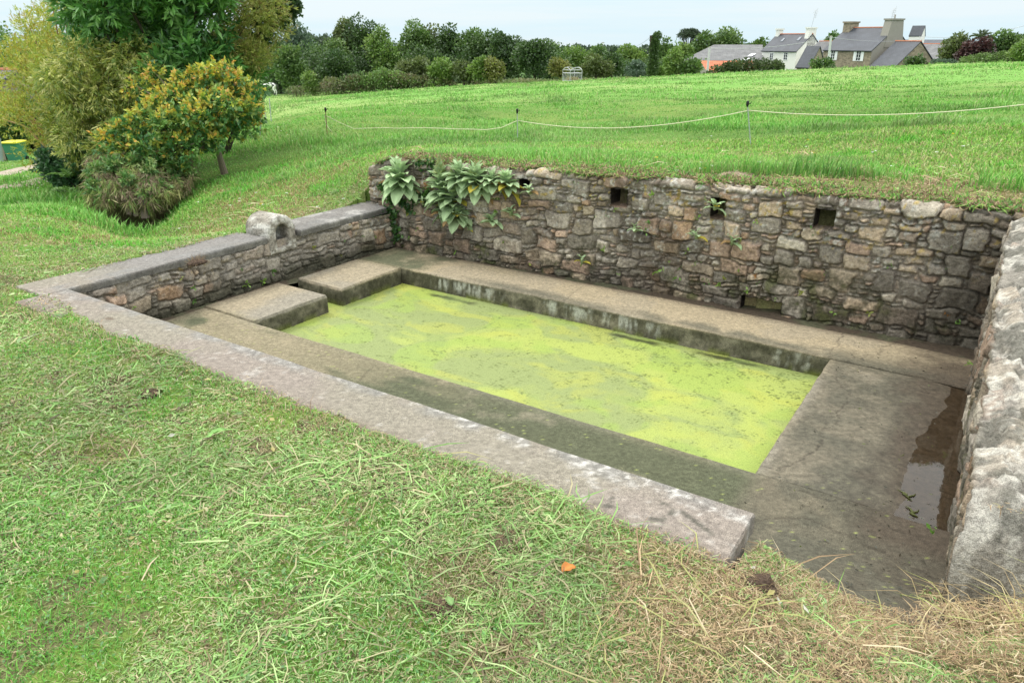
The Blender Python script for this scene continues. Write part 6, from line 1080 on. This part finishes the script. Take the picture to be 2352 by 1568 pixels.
def scatter():
    rng=np.random.default_rng(31); n=900; x,y,r=polar(n,1.3,8,-50,46,.8); k=~inpit(x,y); x,y,r=x[k],y[k],r[k]; n=len(x); z=ground(x,y)+.018+rng.random(n)*.02; c=np.array([(.20,.36,.11),(.27,.42,.16),(.14,.26,.08),(.42,.36,.12),(.55,.52,.44)])[rng.choice(5,n,p=[.36,.3,.22,.09,.03])]
    D=np.stack([rng.normal(0,1,n),rng.normal(0,1,n),rng.normal(0,.25,n)],1); Ln=rng.uniform(.012,.045,n); V,C=leaves(np.stack([x,y,z],1),D,Ln,Ln*rng.uniform(.25,.6,n),c,rng=rng); tag(leafmesh('leaf_litter',V,C,M_leaf,None),'small broad leaves and petals scattered over the mown lawn','leaf litter',kind='stuff')
    # clover and broad leaved weeds in the greener patches
    n=16000; x,y,r=polar(n,1.4,6,-52,30,.8); Pg=at(110,1270,.42); k=(~inpit(x,y))&((np.hypot(x-Pg[0],(y-Pg[1])*1.1)+(fbm(x*3,y*3,7,3)-.5)*1.0<.45)|(fbm(x*1.7,y*1.7,302,3)>.64)); x,y=x[k],y[k]; n=len(x); z=ground(x,y)+.012+rng.random(n)*.02
    c=np.array([(.10,.26,.06),(.14,.33,.08),(.08,.20,.05)])[rng.integers(0,3,n)]; D=np.stack([rng.normal(0,1,n),rng.normal(0,1,n),rng.normal(.1,.3,n)],1); V,C=leaves(np.stack([x,y,z],1),D,rng.uniform(.008,.016,n),.010,c,rng=rng); tag(leafmesh('clover',V,C,M_leaf,None),'dark green clover in the lush patch of lawn at the left','clover',kind='stuff')
    # daisies
    P=[]
    for (x0,x1,y0,y1,m) in ((560,720,225,330,34),(0,240,372,440,60),(900,1200,250,360,14),(1500,2300,260,400,34),(400,860,440,540,20)):
        for _ in range(m):
            a,b=rng.uniform(x0,x1),rng.uniform(y0,y1); lo,hi=6.,60.
            for _i in range(26):
                md=(lo+hi)/2; q=wp(a,b,md)
                if q[2]>g1(q[0],q[1]): lo=md
                else: hi=md
            q=wp(a,b,lo); 
            if not inpit(q[:1],q[1:2])[0]: P.append(q+np.array([0,0,.03]))
    P=np.array(P); P=np.repeat(P,5,0); a=np.tile(np.arange(5)*1.257,len(P)//5); D=np.stack([np.cos(a),np.sin(a),0*a+.25],1); c=np.tile((.78,.78,.74),(len(P),1)); yl=np.repeat(rng.random(len(P)//5)<.12,5); c[yl]=(.75,.55,.03); V,C=leaves(P,D,.022,.016,c,rng=rng); tag(leafmesh('daisies',V,C,M_leaf,None),'scattered white daisies and a few yellow flowers in the grass','flowers',kind='stuff')
    # floating bits: twigs and debris on the damp floor and in the puddle
    n=520; u=rng.uniform(4.12,4.97,n); v=rng.uniform(-.9,2.3,n); k=rng.random(n)<.25+.75*ss(.6,-.3,v)*ss(4.3,4.9,u); u,v=u[k],v[k]; P=W(u,v,.006+.16*ss(-.35,-1.12,v)); n=len(u); c=np.array([(.04,.035,.02),(.12,.15,.03),(.06,.05,.03)])[rng.choice(3,n,p=[.6,.2,.2])]; D=np.stack([rng.normal(0,1,n),rng.normal(0,1,n),0*u],1); V,C=leaves(P,D,rng.uniform(.008,.03,n),.008,c,rng=rng); tag(leafmesh('floor_debris',V,C,M_leaf,None),'dark crumbs of weed and mud on the wet floor by the right wall','debris',kind='stuff')
    for k,(x,y) in enumerate(((2108,1190),(2085,1145),(2070,1060))):
        p=at(x,y,-.02); m=MB(); q=[p+np.array([rng.normal(0,.012),rng.normal(0,.012),0])+np.array([.0,.02,0])*i for i in range(6)]; m.tube(q,[.002,.006,.005,.007,.004,.001],5,col=(.06,.06,.02)); m.tube([q[2],q[2]+np.array([.04,.01,0]),q[2]+np.array([.06,.03,0])],[.004,.004,.001],5); o=m.build('pondweed_scrap',simple('pondweed',(.07,.08,.02),.6,0,.3,40),None,True); tag(o,('largest dark scrap of pondweed in the puddle','small dark scrap of pondweed in the puddle, nearer the pool','pale scrap of pondweed at the upper end of the puddle')[k],'pondweed','scraps of pondweed in the puddle')
    # long dry stalks around the near right corner
    n=420; x=rng.normal(1.75,.35,n); y=rng.normal(1.75,.35,n); k=~inpit(x,y)&(y<2.6); x,y=x[k],y[k]; n=len(x); u,v=toUV(x,y); Ph=at(2400,1350,.5); d=np.hypot(x-Ph[0],y-Ph[1]); k=d<.55; x,y,d=x[k],y[k],d[k]; n=len(x); c=cpal(n,[(.42,.33,.18),(.34,.25,.13),(.50,.42,.24),(.36,.38,.12)],[3,2,2,1.2])
    o=blades('dry_grass_tuft',x,y,ground(x,y)+.12*ss(.5,.1,d),rng.normal(2.9,.8,n),rng.uniform(.10,.30,n),np.full(n,.0038),rng.uniform(.55,.95,n),c,M_hay,.9); tag(o,'heap of long dry grass stalks beside the end of the right wall','hay',kind='stuff')
scatter()
